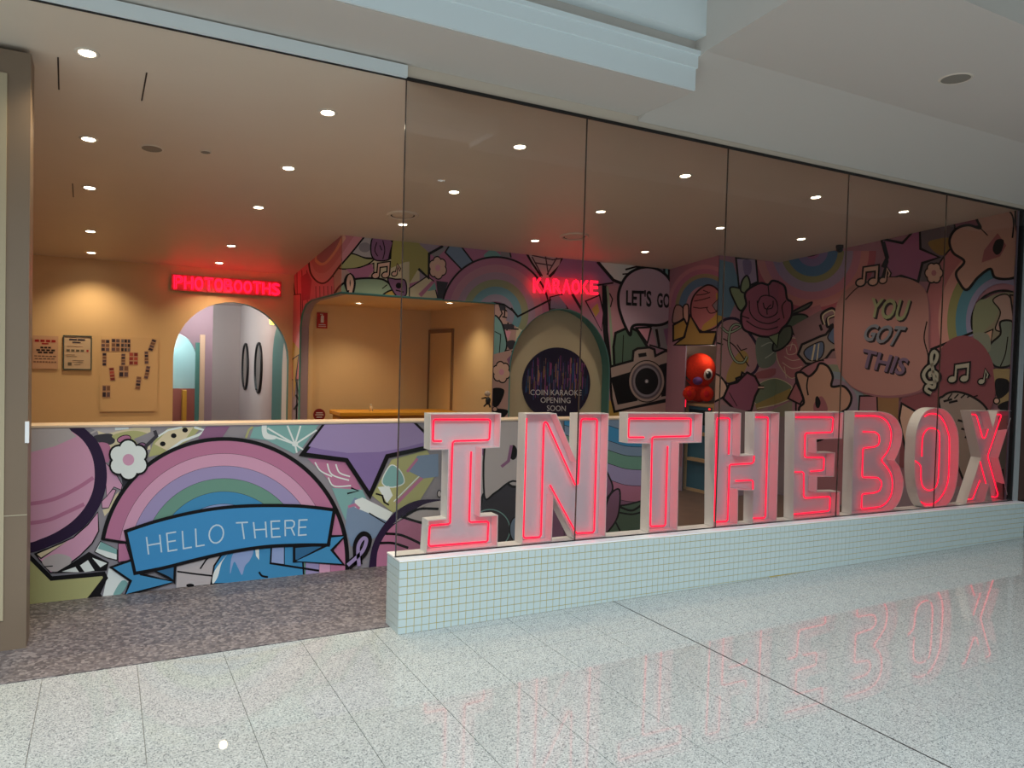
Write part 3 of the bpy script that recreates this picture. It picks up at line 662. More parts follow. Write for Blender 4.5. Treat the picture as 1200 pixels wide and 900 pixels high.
w1.line([(-100, 420), (45, 412), (170, 390), (280, 340), (366, 285)], 'pk', 4.5, sm=True); w1.line([(-100, 520), (45, 505), (150, 488), (240, 450), (322, 412)], 'pk', 4.5, sm=True)
w1.end()
w1.begin('left_corner', *A)
w1.fill([(85, 650), (180, 612), (270, 572), (340, 510), (388, 450), (392, 540), (360, 600), (300, 660), (200, 735), (160, 740)], 'lp', False, 1.4)
w1.fill([(90, 650), (240, 590), (115, 672)], 'cr', False, 1.6); w1.fill([(120, 685), (190, 650), (260, 670), (240, 715), (170, 735)], 'lg', True); w1.line([(130, 712), (172, 708)], K, 1.2)
w1.fill([(180, 742), (270, 690), (345, 640), (440, 690), (430, 730)], K)
for q in ([(215, 735), (280, 712), (298, 738)], [(302, 705), (340, 680), (372, 730), (325, 738)], [(360, 668), (432, 695), (400, 715)]): w1.fill(q, 'wh')
w1.fill([(372, 640), (400, 590), (480, 630), (480, 680), (430, 668)], 'wh', False, 1); w1.fill([(388, 625), (402, 592), (478, 628), (478, 652)], 'te')
w1.fill([(485, 600), (520, 600), (545, 680), (485, 690)], 'pk', False, .8)
w1.fill([(410, 860), (440, 720), (500, 730), (545, 770), (480, 850)], 'wh'); w1.fill([(460, 850), (500, 780), (530, 790), (500, 840)], 'te', True)
w1.fill([(-300, 640), (45, 648), (165, 768), (415, 745), (425, 765), (350, 862), (300, 905), (-300, 930)], 'ol', False, 5.2)
w1.fill([(345, 905), (400, 790), (432, 770), (400, 840), (420, 870), (390, 905)], K)
w1.end()
w1.begin('rainbow', 0, 0, 1, label='rainbow of pink, lilac, green and blue bands')
cx, cy = 262.5, 656
def rb(rx, ry, c, ol=0):
    P = [p for p in ellipse(cx, cy, rx, ry, 60, 180, 360)]
    P = [(cx-rx*math.cos(math.asin(min(1, 24/ry))), 632)]+[p for p in P if p[1] < 632 or p[0] > cx]+[(cx+rx, 690), (cx+20, 690), (cx-20, 650), (cx-90, 638)]
    w1.fill(P, c)
rb(146.5, 144, K)
for rx, ry, c in ((141.5, 139.5, 'pk'), (124, 124.5, 'lp'), (111, 110, 'li'), (95, 95.3, 'gr'), (80, 80, 'bl'), (65, 65.5, 'lb')):
    rb(rx+.4, ry+.4, 'dk'); rb(rx, ry, c)
w1.line([(119, 631), (150, 636)], K, 3)
w1.end()
w1.begin('hair', *B)
w1.fill([(375, 700), (600, 640), (560, 830), (370, 850)], 'lg'); w1.line([(375, 768), (460, 780), (550, 790)], K, 2); w1.line([(490, 755), (520, 710), (545, 685)], K, 1.8); w1.el(440, 838, 20, 9, K)
w1.fill([(545, 830), (560, 740), (620, 650), (770, 640), (1000, 640), (1010, 800), (760, 830)], 'bl', False, 2)
w1.fill([(550, 820), (565, 760), (640, 665), (600, 720), (580, 790), (560, 825)], 'wh', True); w1.fill([(640, 780), (650, 690), (690, 650), (755, 660), (740, 710), (715, 740), (700, 785), (680, 750), (660, 720)], 'lb', True)
w1.line([(785, 770), (800, 790), (830, 796)], K, 2.4, sm=True); w1.fill([(765, 650), (785, 650), (785, 710), (770, 690)], 'wh')
w1.T = Cc
w1.fill([(80, 690), (150, 690), (150, 795), (75, 785)], 'lb', False, 2); w1.fill([(150, 690), (195, 690), (200, 790), (150, 795)], 'bl')
w1.line([(70, 785), (330, 825)], K, 2.4)
w1.end()
w1.begin('star', *Cc, label='purple star cut off by the ledge')
w1.fill([(243, 212), (372, 40), (820, 40), (950, 165), (690, 222), (598, 428), (475, 243)], 'pu', False, 5.2)
w1.fill([(275, 170), (372, 40), (820, 40), (900, 120), (880, 150), (790, 175), (650, 200), (480, 205), (340, 185)], 'lpu', False)
w1.end()
w1.begin('ring_right', *Cc)
w1.fill(smooth_pts([(590, 830), (610, 700), (660, 600), (740, 510), (850, 455), (1000, 450)], False)+[(1000, 830)], 'plum')
w1.fill(smooth_pts([(632, 830), (640, 720), (690, 620), (770, 555), (880, 520), (1000, 530)], False)+[(1000, 830)], 'pk')
w1.fill(smooth_pts([(720, 580), (800, 530), (900, 470), (1100, 440)], False)+[(1100, 640), (860, 570), (760, 545)], 'lg')
for q in ([(680, 630), (770, 640), (900, 700)], [(650, 680), (720, 680), (800, 705)], [(790, 530), (860, 500), (960, 500)], [(760, 540), (880, 575), (960, 580)]): w1.line(q, K, 3, sm=True)
w1.end()
w1.begin('middle', 440, 460, 3)
w1.fill([(230, 120), (500, 100), (500, 330), (440, 330), (380, 370), (230, 370)], 'lg')
w1.fill([(370, 200), (470, 180), (470, 280), (420, 270)], 'mv', True); w1.fill([(372, 370), (420, 345), (450, 310), (480, 330), (560, 340), (600, 480), (560, 560), (370, 560)], 'dk', True, 3)
w1.fill([(400, 130), (560, 100), (560, 320), (480, 310), (420, 350), (380, 360)], 'lg', True, 2.2); w1.el(481, 210, 15, 26, K); w1.line([(440, 260), (465, 240), (475, 185)], 'mv', 3.5)
w1.el(400, 480, 70, 70, 'dk', 1.2, oc='te'); w1.el(495, 480, 26, 45, 'slate', 1.5); w1.el(222, 355, 7, 12, 'lg', 1)
w1.fill([(600, 300), (700, 250), (830, 260), (850, 560), (600, 560)], 'mv'); w1.fill([(815, 310), (840, 300), (850, 380), (820, 400)], 'rose', True, 1.5); w1.fill([(812, 400), (860, 350), (870, 440), (840, 530), (812, 520)], 'mv', True, 1.5)
w1.end()
w1.begin('bands_right', 700, 460, 4.5)
w1.fill([(-180, 110), (300, 110), (300, 800), (-180, 800)], 'slate')
for dy, c in ((0, 'bl'), (80, 'slate'), (130, 'gr'), (200, 'li'), (285, 'pk'), (370, 'mv')):
    w1.fill(smooth_pts([(-180, 90+dy), (60, 175+dy), (180, 205+dy), (400, 200+dy)], False)+[(400, 800), (-180, 800)], c, False, .6)
w1.fill(smooth_pts([(-60, 640), (60, 600), (150, 590), (260, 560)], False)+[(260, 800), (-60, 800)], 'dgr', False, 2)
w1.fill([(20, 400), (60, 450), (75, 510), (40, 560), (0, 600)], 'mv', True, 2); w1.fill([(50, 560), (110, 510), (105, 640), (60, 720), (20, 740)], 'mv', True, 2)
w1.line([(110, 600), (180, 620), (250, 570)], K, 2.5, sm=True); w1.line([(105, 630), (180, 640), (250, 620)], K, 2, sm=True); w1.line([(90, 680), (120, 740)], K, 2)
w1.end()
w1.begin('flower', *A, label='white daisy with a pink centre')
w1.flower(534, 198, 92, 6, a=.5, ol=2.3); w1.end()
w1.begin('clef', *Cc); w1.line([(480, 800), (560, 730), (585, 660), (560, 640), (530, 690), (535, 790)], K, 10, sm=True); w1.line([(480, 795), (555, 725), (578, 665), (560, 655), (535, 700), (540, 800)], 'lpu', 4.2, sm=True); w1.end()
w1.begin('banner', 0, 0, 1, label='curved blue banner reading HELLO THERE')
w1.fill([(197, 676), (156, 656), (205, 658), (204, 681)], 'db', False, 3)
w1.fill([(130, 664), (158, 654), (165, 672), (204, 681), (150, 696), (140, 712), (153, 680)], 'bl', False, 3)
w1.fill([(344, 640), (384, 638), (360, 655), (344, 657)], 'db', False, 3); w1.fill([(384, 628), (404, 627), (388, 644), (402, 661), (345, 657), (385, 637)], 'bl', False, 3)
top = smooth_pts([(147, 622), (180, 611), (220, 601), (260, 594.5), (300, 592), (350, 592.5), (391, 597)], False)
bot = smooth_pts([(384, 638), (350, 638), (310, 640), (270, 646), (230, 655), (190, 665), (158, 671)], False)
w1.fill(top+bot, '#2d86c6', False, 4)
GL = {'H': [[(0, 0), (0, 1)], [(1, 0), (1, 1)], [(0, .52), (1, .52)]], 'E': [[(1, 0), (0, 0), (0, 1), (1, 1)], [(0, .52), (.9, .52)]], 'L': [[(0, 1), (0, 0), (1, 0)]], 'O': [[(.5+.55*math.cos(a*math.pi/8), .5+.5*math.sin(a*math.pi/8)) for a in range(17)]],
      'T': [[(0, 1), (1, 1)], [(.5, 1), (.5, 0)]], 'R': [[(0, 0), (0, 1), (.7, 1), (.92, .9), (.95, .75), (.88, .6), (.7, .52), (0, .52)], [(.62, .52), (1, 0)]]}
def strokes(word, cells, BL, BR, TR, TL):
    for ch, (a0, a1) in zip(word, cells):
        for st_ in GL[ch]:
            P = []
            for x, y in st_:
                t = a0+(a1-a0)*x; P.append(tuple(BL[k]*(1-t)*(1-y)+BR[k]*t*(1-y)+TR[k]*t*y+TL[k]*(1-t)*y for k in (0, 1)))
            w1.line(P, '#a9c6ea', 1.7)
strokes('HELLO', [(.0, .17), (.26, .38), (.46, .57), (.63, .74), (.81, .98)], (174, 649), (262.5, 634), (262.5, 613), (171.5, 628.5))
strokes('THERE', [(0, .17), (.25, .42), (.50, .63), (.70, .84), (.90, 1.02)], (279, 631.5), (357, 626), (358, 608.5), (276, 612))
w1.end()
# ---- karaoke wall
ho = [KH, [p for p in KAo]]
def ccw(P): return P if sum(P[i][0]*P[(i+1) % len(P)][1]-P[(i+1) % len(P)][0]*P[i][1] for i in range(len(P))) > 0 else P[::-1]
w2 = Wall(wall_k, 'Y', 3.65, .64, 4.9, .3, 2.9, [ccw(h) for h in ho])
ws = Wall(wall_side, 'X', .64, 3.65, 5.87, .3, 2.9, [ccw([(3.5, 0), (5.45, 0), (5.45, 1.92), (5.36, 2.08), (5.18, 2.18), (4.9, RZ), (3.5, RZ)])])
D = (340, 270, 8.571); E_ = (490, 280, 5.714); Fx = (690, 290, 4.2875)
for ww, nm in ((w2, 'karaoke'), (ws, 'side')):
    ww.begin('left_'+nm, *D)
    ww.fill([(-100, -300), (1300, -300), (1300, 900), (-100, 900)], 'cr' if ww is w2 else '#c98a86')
    ww.fill([(430, 380), (640, 390), (840, 330), (840, 480), (650, 480), (560, 520), (440, 640)], 'sk', False, 1.4)
    ww.fill([(700, 40), (900, 40), (860, 280), (760, 275), (600, 235)], 'lg', False, 1.4); ww.fill([(590, 235), (760, 280), (840, 290), (760, 350), (620, 385), (480, 370)], 'ol', True, 1.6); ww.el(750, 170, 60, 50, 'gy')
    ww.fill([(560, 390), (700, 380), (820, 335), (840, 400), (780, 470), (650, 480)], 'pk')
    ww.fill([(440, 650), (500, 560), (600, 500), (760, 480), (920, 490), (1000, 540), (1040, 600), (1050, 680), (430, 680)], 'sg', True, 2.4); ww.line([(925, 585), (975, 545)], K, 1.2)
    ww.fill([(920, 670), (980, 615), (1055, 600), (1060, 670)], 'ye', True, 2)
    ww.fill([(840, 60), (1000, 70), (1040, 110), (1010, 280), (860, 300), (810, 210)], 'mv', True, 1.6); ww.line([(1000, 70), (1045, 120), (1020, 200), (1000, 290)], K, 4)
    for q in ([(870, 120), (850, 200), (880, 260)], [(930, 100), (950, 200), (930, 290)], [(900, 150), (920, 200)]): ww.line(q, K, 1.1, sm=True)
    ww.fill([(1040, 60), (1300, 60), (1300, 300), (1150, 320), (1010, 380), (1020, 200)], '#a09a50')
    ww.fill([(980, 490), (1060, 490), (1150, 500), (1170, 600), (1150, 660), (1060, 650)], 'mv', True, 1.6); ww.el(1090, 555, 30, 30, K); ww.line([(1060, 600), (1140, 620)], K, 1.5)
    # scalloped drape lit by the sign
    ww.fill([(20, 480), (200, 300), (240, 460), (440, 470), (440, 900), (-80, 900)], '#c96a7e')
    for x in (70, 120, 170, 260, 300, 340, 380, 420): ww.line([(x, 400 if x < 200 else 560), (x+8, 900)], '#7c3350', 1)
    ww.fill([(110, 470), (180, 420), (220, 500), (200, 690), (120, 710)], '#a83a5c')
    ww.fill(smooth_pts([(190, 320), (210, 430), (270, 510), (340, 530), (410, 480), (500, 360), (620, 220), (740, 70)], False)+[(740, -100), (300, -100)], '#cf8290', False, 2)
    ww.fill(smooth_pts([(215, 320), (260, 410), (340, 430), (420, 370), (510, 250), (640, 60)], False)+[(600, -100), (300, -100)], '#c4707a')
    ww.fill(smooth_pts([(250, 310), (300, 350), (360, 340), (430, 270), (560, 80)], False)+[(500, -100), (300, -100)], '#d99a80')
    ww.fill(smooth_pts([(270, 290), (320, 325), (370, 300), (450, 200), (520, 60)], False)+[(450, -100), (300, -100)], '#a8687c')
    ww.line([(30, 500), (60, 700)], K, 1.5); ww.fill([(0, 650), (110, 640), (110, 1500), (0, 1500)], '#c9717c', False, 1); ww.fill([(20, 1100), (100, 1200), (40, 1700)], 'ye'); ww.line([(20, 1300), (90, 1250), (60, 1500), (100, 1700)], K, 1.4); ww.line([(60, 1650), (100, 1720), (40, 1800)], K, 2.2)
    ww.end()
w2.begin('notes_left', *D, label='cream music notes with black outlines')
w2.notes(915, 400, 150, 'fl'); w2.notes(1045, 395, 120, 'fl', True)
w2.line([(600, 640), (620, 530), (600, 470), (575, 520), (600, 600)], K, 9, sm=True); w2.line([(600, 640), (622, 530), (600, 460), (580, 520), (590, 600)], 'fl', 3.6, sm=True)
w2.end()
w2.begin('centre', *E_)
w2.fill([(-60, -20), (70, 90), (70, 250), (0, 200), (-60, 300)], '#a09a50')
w2.fill([(72, 95), (150, 40), (1300, 80), (1300, 500), (500, 480), (500, 430), (-60, 420), (-60, 300), (72, 260)], 'pk')
w2.fill([(-60, 330), (60, 250), (100, 280), (130, 400), (-60, 400)], 'cr', False, 1.4); w2.fill([(0, 370), (90, 280), (110, 290), (20, 390)], 'pk'); w2.fill([(60, 350), (110, 290), (120, 340)], 'te')
w2.fill([(72, 95), (160, 45), (200, 55), (120, 130)], 'gy'); w2.line([(0, 200), (68, 262), (72, 100), (165, 48)], K, 3)
w2.fill([(180, 90), (210, 40), (290, 55), (370, 160), (290, 205)], 'slate', False, 1.8); w2.fill([(120, 280), (200, 290), (160, 400), (130, 400)], 'dk')
w2.fill([(440, 120), (470, 80), (510, 78), (550, 120)], 'te', True); w2.fill([(550, 78), (610, 85), (620, 125), (550, 120)], 'gy'); w2.line([(612, 85), (620, 125)], K, 1.6)
w2.fill([(740, 90), (975, 100), (960, 170), (880, 260), (830, 260), (760, 190)], 'lg', False); 
for q in ([(760, 110), (900, 140), (960, 130)], [(780, 160), (900, 180)], [(850, 110), (870, 240)], [(760, 120), (830, 250)], [(930, 120), (860, 240)]): w2.line(q, 'dk', 1.5)
w2.line([(725, 100), (760, 160), (820, 250)], K, 2.4); w2.line([(970, 110), (950, 180), (875, 255)], K, 3.2)
w2.fill([(980, 110), (1300, 130), (1300, 280), (1000, 260), (900, 250)], '#8d6a9a')
w2.fill([(500, 430), (660, 520), (760, 470), (900, 430), (900, 460), (650, 800), (500, 800)], 'cr')
w2.fill([(880, 390), (960, 370), (1000, 470), (880, 470)], 'slate', False, 1.4); w2.fill([(940, 380), (1300, 330), (1300, 500), (1200, 560), (1000, 460)], 'pk'); w2.line([(1030, 370), (1095, 480), (1150, 380)], K, 3); w2.line([(1105, 490), (1200, 400), (1260, 340)], K, 2); w2.fill([(1130, 490), (1180, 430), (1230, 420), (1180, 520)], 'ye')
w2.end()
w2.begin('strip_left', *E_)
w2.fill([(500, 430), (560, 440), (620, 480), (660, 520), (660, 560), (640, 800), (500, 800)], 'sk')
for q in ([(540, 440), (560, 500), (540, 530)], [(560, 520), (640, 540)], [(570, 470), (620, 500)], [(560, 600), (670, 605)], [(580, 440), (575, 520)], [(600, 560), (590, 620)]): w2.line(q, K, 1.6)
w2.fill([(540, 440), (580, 445), (575, 480), (545, 480)], 'dk'); w2.fill([(565, 570), (640, 570), (640, 605), (575, 605)], 'dk'); w2.fill([(570, 610), (620, 620), (600, 680)], 'pink'); w2.line([(660, 590), (710, 540)], 'wh', 1.2); w2.line([(670, 560), (690, 620)], 'wh', 1.2)
w2.fill([(500, 530), (550, 550), (580, 640), (590, 720), (560, 780), (500, 800)], 'te', True, 1.8); w2.line([(510, 620), (550, 640), (540, 780)], K, 1)
w2.fill([(590, 690), (640, 680), (650, 720), (610, 740)], 'dk', True); w2.el(605, 765, 24, 20, 'fl', 1.5)
w2.T = (560, 260, 3.6)
w2.fill([(60, 560), (140, 540), (145, 840), (60, 840)], 'sk'); w2.fill([(120, 580), (140, 560), (145, 640)], 'mv'); w2.fill([(58, 705), (110, 710), (85, 775), (58, 770)], K, True); w2.fill([(58, 790), (125, 795), (100, 830), (58, 830)], K, True); w2.el(70, 790, 10, 10, 'fl', 1)
w2.end()
w2.begin('flower_left', 0, 0, 1); w2.flower(512.5, 314, 12.5, 6, c='fl', cc='pink', sx=.8, a=.4, ol=1.6); w2.flower(587, 436, 11.8, 6, c='fl', cc='pink', sx=.85, a=.3, ol=1.6); w2.end()
w2.begin('rainbow', 0, 0, 1, label='large dusty rainbow over the recess')
def arcband(ww, c0, r0, r1, k, c, a0, a1, ol=0):
    ww.fill(ellipse(c0[0], c0[1], r0, r0*k, 48, a0, a1)+ellipse(c0[0], c0[1], r1, r1*k, 48, a0, a1)[::-1], c, ol=ol)
c0 = (580, 368); 
arcband(w2, c0, 64, 18, 1.05, K, 185, 375)
for r0, r1, c in ((62.6, 55, '#a8688c'), (55, 46.5, '#b07a90'), (46.5, 38.5, '#9a809a'), (38.5, 30.5, '#87906f'), (30.5, 22, '#5d8fa0'), (22, 14, '#8a7f96')): arcband(w2, c0, r0, r1, 1.05, c, 185, 390)
w2.line([(645, 351), (606, 371), (598, 361)], K, 2.2); w2.line(ellipse(c0[0], c0[1], 63.4, 66.6, 40, 190, 345), K, 2.2)
w2.line([(578, 355), (590, 357), (600, 364), (606, 371)], K, 2)
w2.end()
w2.begin('right_part', *Fx)
w2.fill([(-40, 180), (470, 140), (470, 900), (-40, 900)], '#a5788f')
w2.fill([(-60, 60), (60, 70), (120, 170), (40, 190), (-60, 180)], '#8d6a9a'); w2.fill([(50, 75), (240, 90), (200, 180), (130, 175)], 'wh', False, 0); w2.line([(40, 72), (120, 165), (160, 180)], K, 3.6); w2.line([(40, 190), (120, 178)], K, 2)
w2.line([(165, 135), (240, 128)], K, 1.6); w2.line([(180, 112), (255, 92)], K, 2.2)
w2.fill([(360, 90), (470, 95), (470, 260), (420, 200)], 'te'); w2.line([(375, 95), (375, 150)], K, 2.6); w2.line([(400, 98), (402, 190)], K, 3.4)
w2.line([(75, 190), (80, 420), (100, 600)], K, 6); w2.line([(90, 195), (110, 430), (118, 600)], 'sg', 3); w2.fill([(95, 195), (140, 190), (160, 330), (195, 410), (120, 480)], '#b5808f'); w2.line([(100, 230), (115, 260), (105, 300)], K, 1.4)
w2.fill([(-20, 270), (50, 240), (70, 330), (60, 420)], 'pk', False, 1.6); w2.fill([(10, 310), (40, 280), (50, 320), (30, 350)], 'ye')
w2.fill([(130, 430), (200, 400), (240, 420), (290, 500), (220, 540), (210, 600), (125, 620), (120, 500)], 'dgr', False, 3); w2.line([(170, 440), (165, 580)], K, 1)
w2.fill([(235, 405), (310, 400), (290, 480)], 'pink', False, 2.4); w2.fill([(310, 400), (420, 380), (420, 520), (340, 510), (330, 460)], 'gy'); w2.line([(335, 410), (350, 500)], K, 3); w2.fill([(370, 410), (420, 400), (420, 500), (390, 500)], 'mv'); w2.line([(300, 490), (420, 525)], K, 2)
w2.fill([(95, 770), (470, 740), (470, 900), (95, 900)], 'ye'); w2.fill([(150, 820), (400, 770), (420, 830), (200, 860)], 'sk', False, 2)
w2.end()
w2.begin('camera', *Fx, label='cartoon film camera with a round lens')
w2.fill([(100, 600), (215, 568), (220, 520), (240, 508), (300, 502), (325, 512), (330, 545), (380, 520), (420, 525), (470, 515), (470, 745), (125, 825), (110, 760)], '#a8938c', False, 2.8)
w2.fill([(105, 655), (205, 625), (240, 770), (140, 790)], K); w2.fill([(350, 590), (470, 555), (470, 730), (360, 750)], K); w2.line([(245, 543), (285, 537)], K, 4.4)
for r, c in ((93, '#a8938c'), (80, '#5c5460'), (70, '#86808c'), (60, '#141418')): w2.el(286, 672, r*.97, r*1.12, c, 1.2 if r == 93 else 0)
w2.el(286, 672, 9, 10, '#8f8f99'); w2.el(286, 672, 4, 4, '#ffffff'); w2.el(390, 710, 9, 12, '#a8938c', 1)
w2.end()
w2.begin('speech_bubble', *Fx, label="pale pink speech bubble reading LET'S GO")
w2.fill([(145, 290), (147, 220), (180, 150), (230, 112), (290, 100), (350, 115), (400, 160), (428, 230), (430, 310), (405, 365), (350, 390), (270, 388), (228, 390), (210, 405), (203, 440), (180, 400), (160, 350)], '#b99cb2', True, 3.2)
w2.text("LET'S", (182, 292), (310, 300), (310, 216), (183, 212), K, .03); w2.text('GO', (338, 303), (402, 306), (402, 232), (338, 228), K, .03)
w2.end()
# ---- alcove side and front, right wall
wa = Wall(bx, 'X', 4.9, 2.752, 3.65, .3, 2.95, [ccw([(2.5, 0), (OY1, 0), (OY1, OZ), (2.5, OZ)])])
wb = Wall(bx, 'Y', 2.75, 4.905, 5.9, .3, 3.0)
wb.holes = []
wr = Wall(wall_right, 'L', 0, 0.001, (RB-RA).length, .02, 3.2)
G = (840, 280, 4.2833); Hh = (1020, 230, 3.4611); Sx = (800, 230, 3.0)
def rbands(ww, c0, k, lst, a0, a1, rot=0):
    for r0, r1, c in lst: ww.fill(ellipse(c0[0], c0[1], r0, r0*k, 40, a0, a1, rot)+ellipse(c0[0], c0[1], r1, r1*k, 40, a0, a1, rot)[::-1], c)
for ww, nm in ((wa, 'alcove_side'), (wb, 'alcove_front'), (wr, 'right')):
    ww.begin('base_'+nm, *Fx)
    ww.fill([(0, -300), (2600, -300), (2600, 1200), (0, 1200)], '#a8758a')
    rbands(ww, (585, 300), 1.12, [(190, 172, '#c08494'), (172, 150, '#b07090'), (150, 132, '#90906c'), (132, 96, '#5080a8'), (96, 0, '#b0889c')], 180, 360)
    ww.fill([(590, 190), (640, 205), (670, 260), (675, 340), (640, 400), (570, 420), (525, 380), (512, 310), (530, 240)], '#b56a72', True, 2)
    ww.fill([(640, 230), (672, 270), (672, 360), (580, 420), (575, 390), (640, 330)], 'ye', True); ww.fill([(620, 290), (655, 255), (665, 300), (640, 320)], 'gy', False, .8)
    for q in ([(540, 240), (580, 235), (610, 225)], [(530, 270), (570, 262), (610, 250)], [(525, 300), (560, 305), (600, 300)], [(590, 300), (610, 330), (650, 320)], [(575, 215), (600, 225)]): ww.line(q, K, 1.1, sm=True)
    ww.fill([(425, 380), (480, 350), (470, 300), (440, 290), (425, 330)], 'sk', True, 1.4); ww.fill([(475, 300), (500, 290), (500, 370), (480, 375)], 'fl', True, 1.6)
    ww.fill([(425, 390), (480, 360), (500, 400), (480, 450), (425, 470)], 'ye', False, 2.2)
    ww.fill([(430, 490), (480, 450), (510, 340), (560, 425), (645, 425), (625, 492)], '#a8873f', False, 2.8)
    ww.fill([(640, 500), (600, 700), (625, 860), (900, 1100), (900, 420), (660, 410)], '#a88088')
    ww.end()
for ww, nm in ((wb, 'alcove_front'), (wr, 'right')):
    ww.begin('big_rainbow_'+nm, *G)
    rbands(ww, (480, 60), 1.0, [(320, 285, '#b8586a'), (285, 245, '#cc8484'), (245, 205, '#c07890'), (205, 160, '#9c8cb0'), (160, 128, '#8c9060'), (128, 78, '#4878a8'), (78, 40, '#8478b0'), (40, 0, '#a8689c')], 0, 185)
    ww.line(ellipse(480, 60, 322, 322, 30, 30, 110), K, 1.8); ww.line([(420, 83), (480, 83), (535, 60)], K, 2, sm=True)
    ww.fill([(0, 100), (80, 120), (120, 250), (60, 400), (0, 380)], '#5f86a0'); ww.fill([(95, 95), (195, 100), (205, 215), (150, 240), (110, 240)], '#a48fb0', False, 2.2); ww.fill([(130, 110), (170, 112), (170, 170), (140, 180)], '#7f6c96', True)
    ww.fill([(385, 370), (520, 330), (540, 400), (500, 470), (400, 440)], '#b5707c')
    # lower left: necklace, cup, patterns
    ww.fill([(0, 440), (90, 400), (160, 470), (210, 560), (200, 650), (150, 690), (40, 720), (-60, 640)], '#a87c84', True, 3.2, '#2b1a3c'); ww.fill([(60, 650), (120, 560), (160, 600), (120, 690), (50, 720)], '#a88a4a', True)
    ww.line([(30, 500), (90, 540), (160, 640)], K, 1.4, sm=True); ww.line([(100, 530), (120, 560), (150, 550)], K, 1.2); ww.line([(-40, 510), (30, 530)], K, 1.8)
    ww.line([(20, 440), (60, 470), (120, 440), (90, 430), (65, 460), (60, 540), (90, 610), (130, 620), (150, 590)], K, 3.4, sm=True); ww.line([(20, 440), (60, 470), (120, 440), (90, 430), (65, 460), (60, 540), (90, 610), (130, 620), (150, 590)], '#8ea58a', 1.7, sm=True)
    ww.fill([(-60, 680), (0, 680), (40, 720), (50, 760), (20, 800), (-60, 820)], 'fl', True, 2.2)
    ww.fill([(200, 500), (300, 480), (290, 620), (210, 640)], '#6b7a6e', True); ww.line([(220, 540), (270, 520), (290, 560), (240, 600)], '#a8b0a0', 1, sm=True); ww.fill([(200, 670), (290, 650), (280, 690), (200, 700)], '#9a5560', True)
    ww.fill([(300, 560), (340, 510), (400, 500), (430, 560), (440, 640), (380, 700), (320, 640)], '#a5606c', True, .8, 'cr')
    for q in ([(350, 540), (390, 530), (400, 570), (360, 580), (350, 550)], [(340, 590), (380, 610), (430, 600)], [(330, 620), (380, 650), (430, 640)], [(340, 640), (350, 700)], [(380, 520), (370, 560)]): ww.line(q, '#c9a898', .9, sm=True)
    ww.fill([(200, 740), (280, 700), (350, 720), (370, 760), (200, 830)], '#6a7a62', True, .8, 'cr'); ww.fill([(190, 830), (370, 750), (380, 800), (200, 860)], '#9a8448'); ww.fill([(190, 900), (380, 810), (380, 1000), (190, 1000)], '#8f8a78'); ww.line([(200, 850), (300, 830), (380, 800)], 'cr', 1.2, sm=True)
    ww.fill([(30, 800), (60, 730), (100, 720), (150, 670), (190, 690), (215, 740), (190, 790), (170, 865), (100, 870)], '#96506e', False, 2.6); ww.line([(100, 720), (95, 700), (120, 690), (125, 670), (140, 680)], K, 2.4); ww.line([(205, 745), (235, 745)], K, 4.5); ww.line([(205, 745), (235, 745)], 'fl', 2); ww.line([(60, 770), (100, 840)], K, .8)
    ww.fill([(20, 830), (170, 870), (380, 900), (560, 1100), (560, 1500), (-100, 1500)], '#94808a'); ww.line([(60, 870), (90, 960), (60, 1050)], K, 3, sm=True); ww.fill([(440, 1000), (520, 950), (600, 1000), (560, 1150)], '#a5606c', True, 2.4); ww.line([(640, 950), (700, 990)], K, 3)
    ww.end()
    ww.begin('rose_'+nm, *G, label='dusky pink rose with green leaves')
    ww.fill([(65, 245), (130, 255), (160, 290), (120, 360), (85, 310)], '#86996f', True, 2); ww.fill([(118, 260), (125, 210), (150, 185), (165, 230), (150, 270)], '#86996f', True, 2)
    ww.fill([(375, 385), (440, 380), (470, 410), (478, 470), (430, 500), (380, 470), (350, 420)], '#4f6350', True, 2.2); ww.fill([(290, 500), (330, 450), (375, 440), (375, 500), (330, 550), (280, 560)], '#56604e', True, 2); ww.fill([(375, 370), (475, 318), (460, 345), (400, 372)], '#56604e', True, 2)
    ww.fill([(160, 250), (215, 222), (255, 230), (280, 210), (340, 235), (355, 300), (378, 320), (378, 380), (355, 425), (330, 450), (300, 485), (230, 490), (180, 475), (130, 450), (120, 380), (145, 330), (138, 280)], '#a8566f', True, 2.6)
    for q in ([(255, 235), (260, 290)], [(160, 310), (165, 370), (200, 410), (260, 425), (320, 400)], [(200, 310), (210, 370), (250, 395), (300, 370), (295, 310), (260, 285), (220, 290), (200, 330)], [(350, 310), (330, 340), (340, 400)], [(145, 410), (190, 440), (250, 455), (310, 440)], [(230, 320), (240, 350), (275, 345), (280, 310)], [(120, 385), (160, 400)], [(250, 380), (250, 350), (270, 330)]): ww.line(q, K, 1.3, sm=True)
    ww.fill([(255, 490), (315, 470), (305, 545)], '#86996f', False, 1.4)
    ww.end()
wr.begin('objects_middle', *G)
wr.fill([(380, 440), (520, 360), (620, 340), (620, 640), (440, 640)], '#8f6c74'); wr.line([(540, 430), (530, 380), (580, 350), (600, 380), (560, 400), (560, 440), (590, 430)], K, 4, sm=True); wr.line([(545, 430), (535, 385), (580, 358), (595, 380), (562, 398), (565, 435)], 'cr', 1.6, sm=True); wr.line([(520, 430), (530, 460)], K, 3)
wr.fill([(410, 580), (430, 530), (520, 490), (550, 480), (580, 440), (700, 400), (700, 520), (580, 560), (550, 600), (500, 630), (450, 625)], '#94847c', False, 2.8)
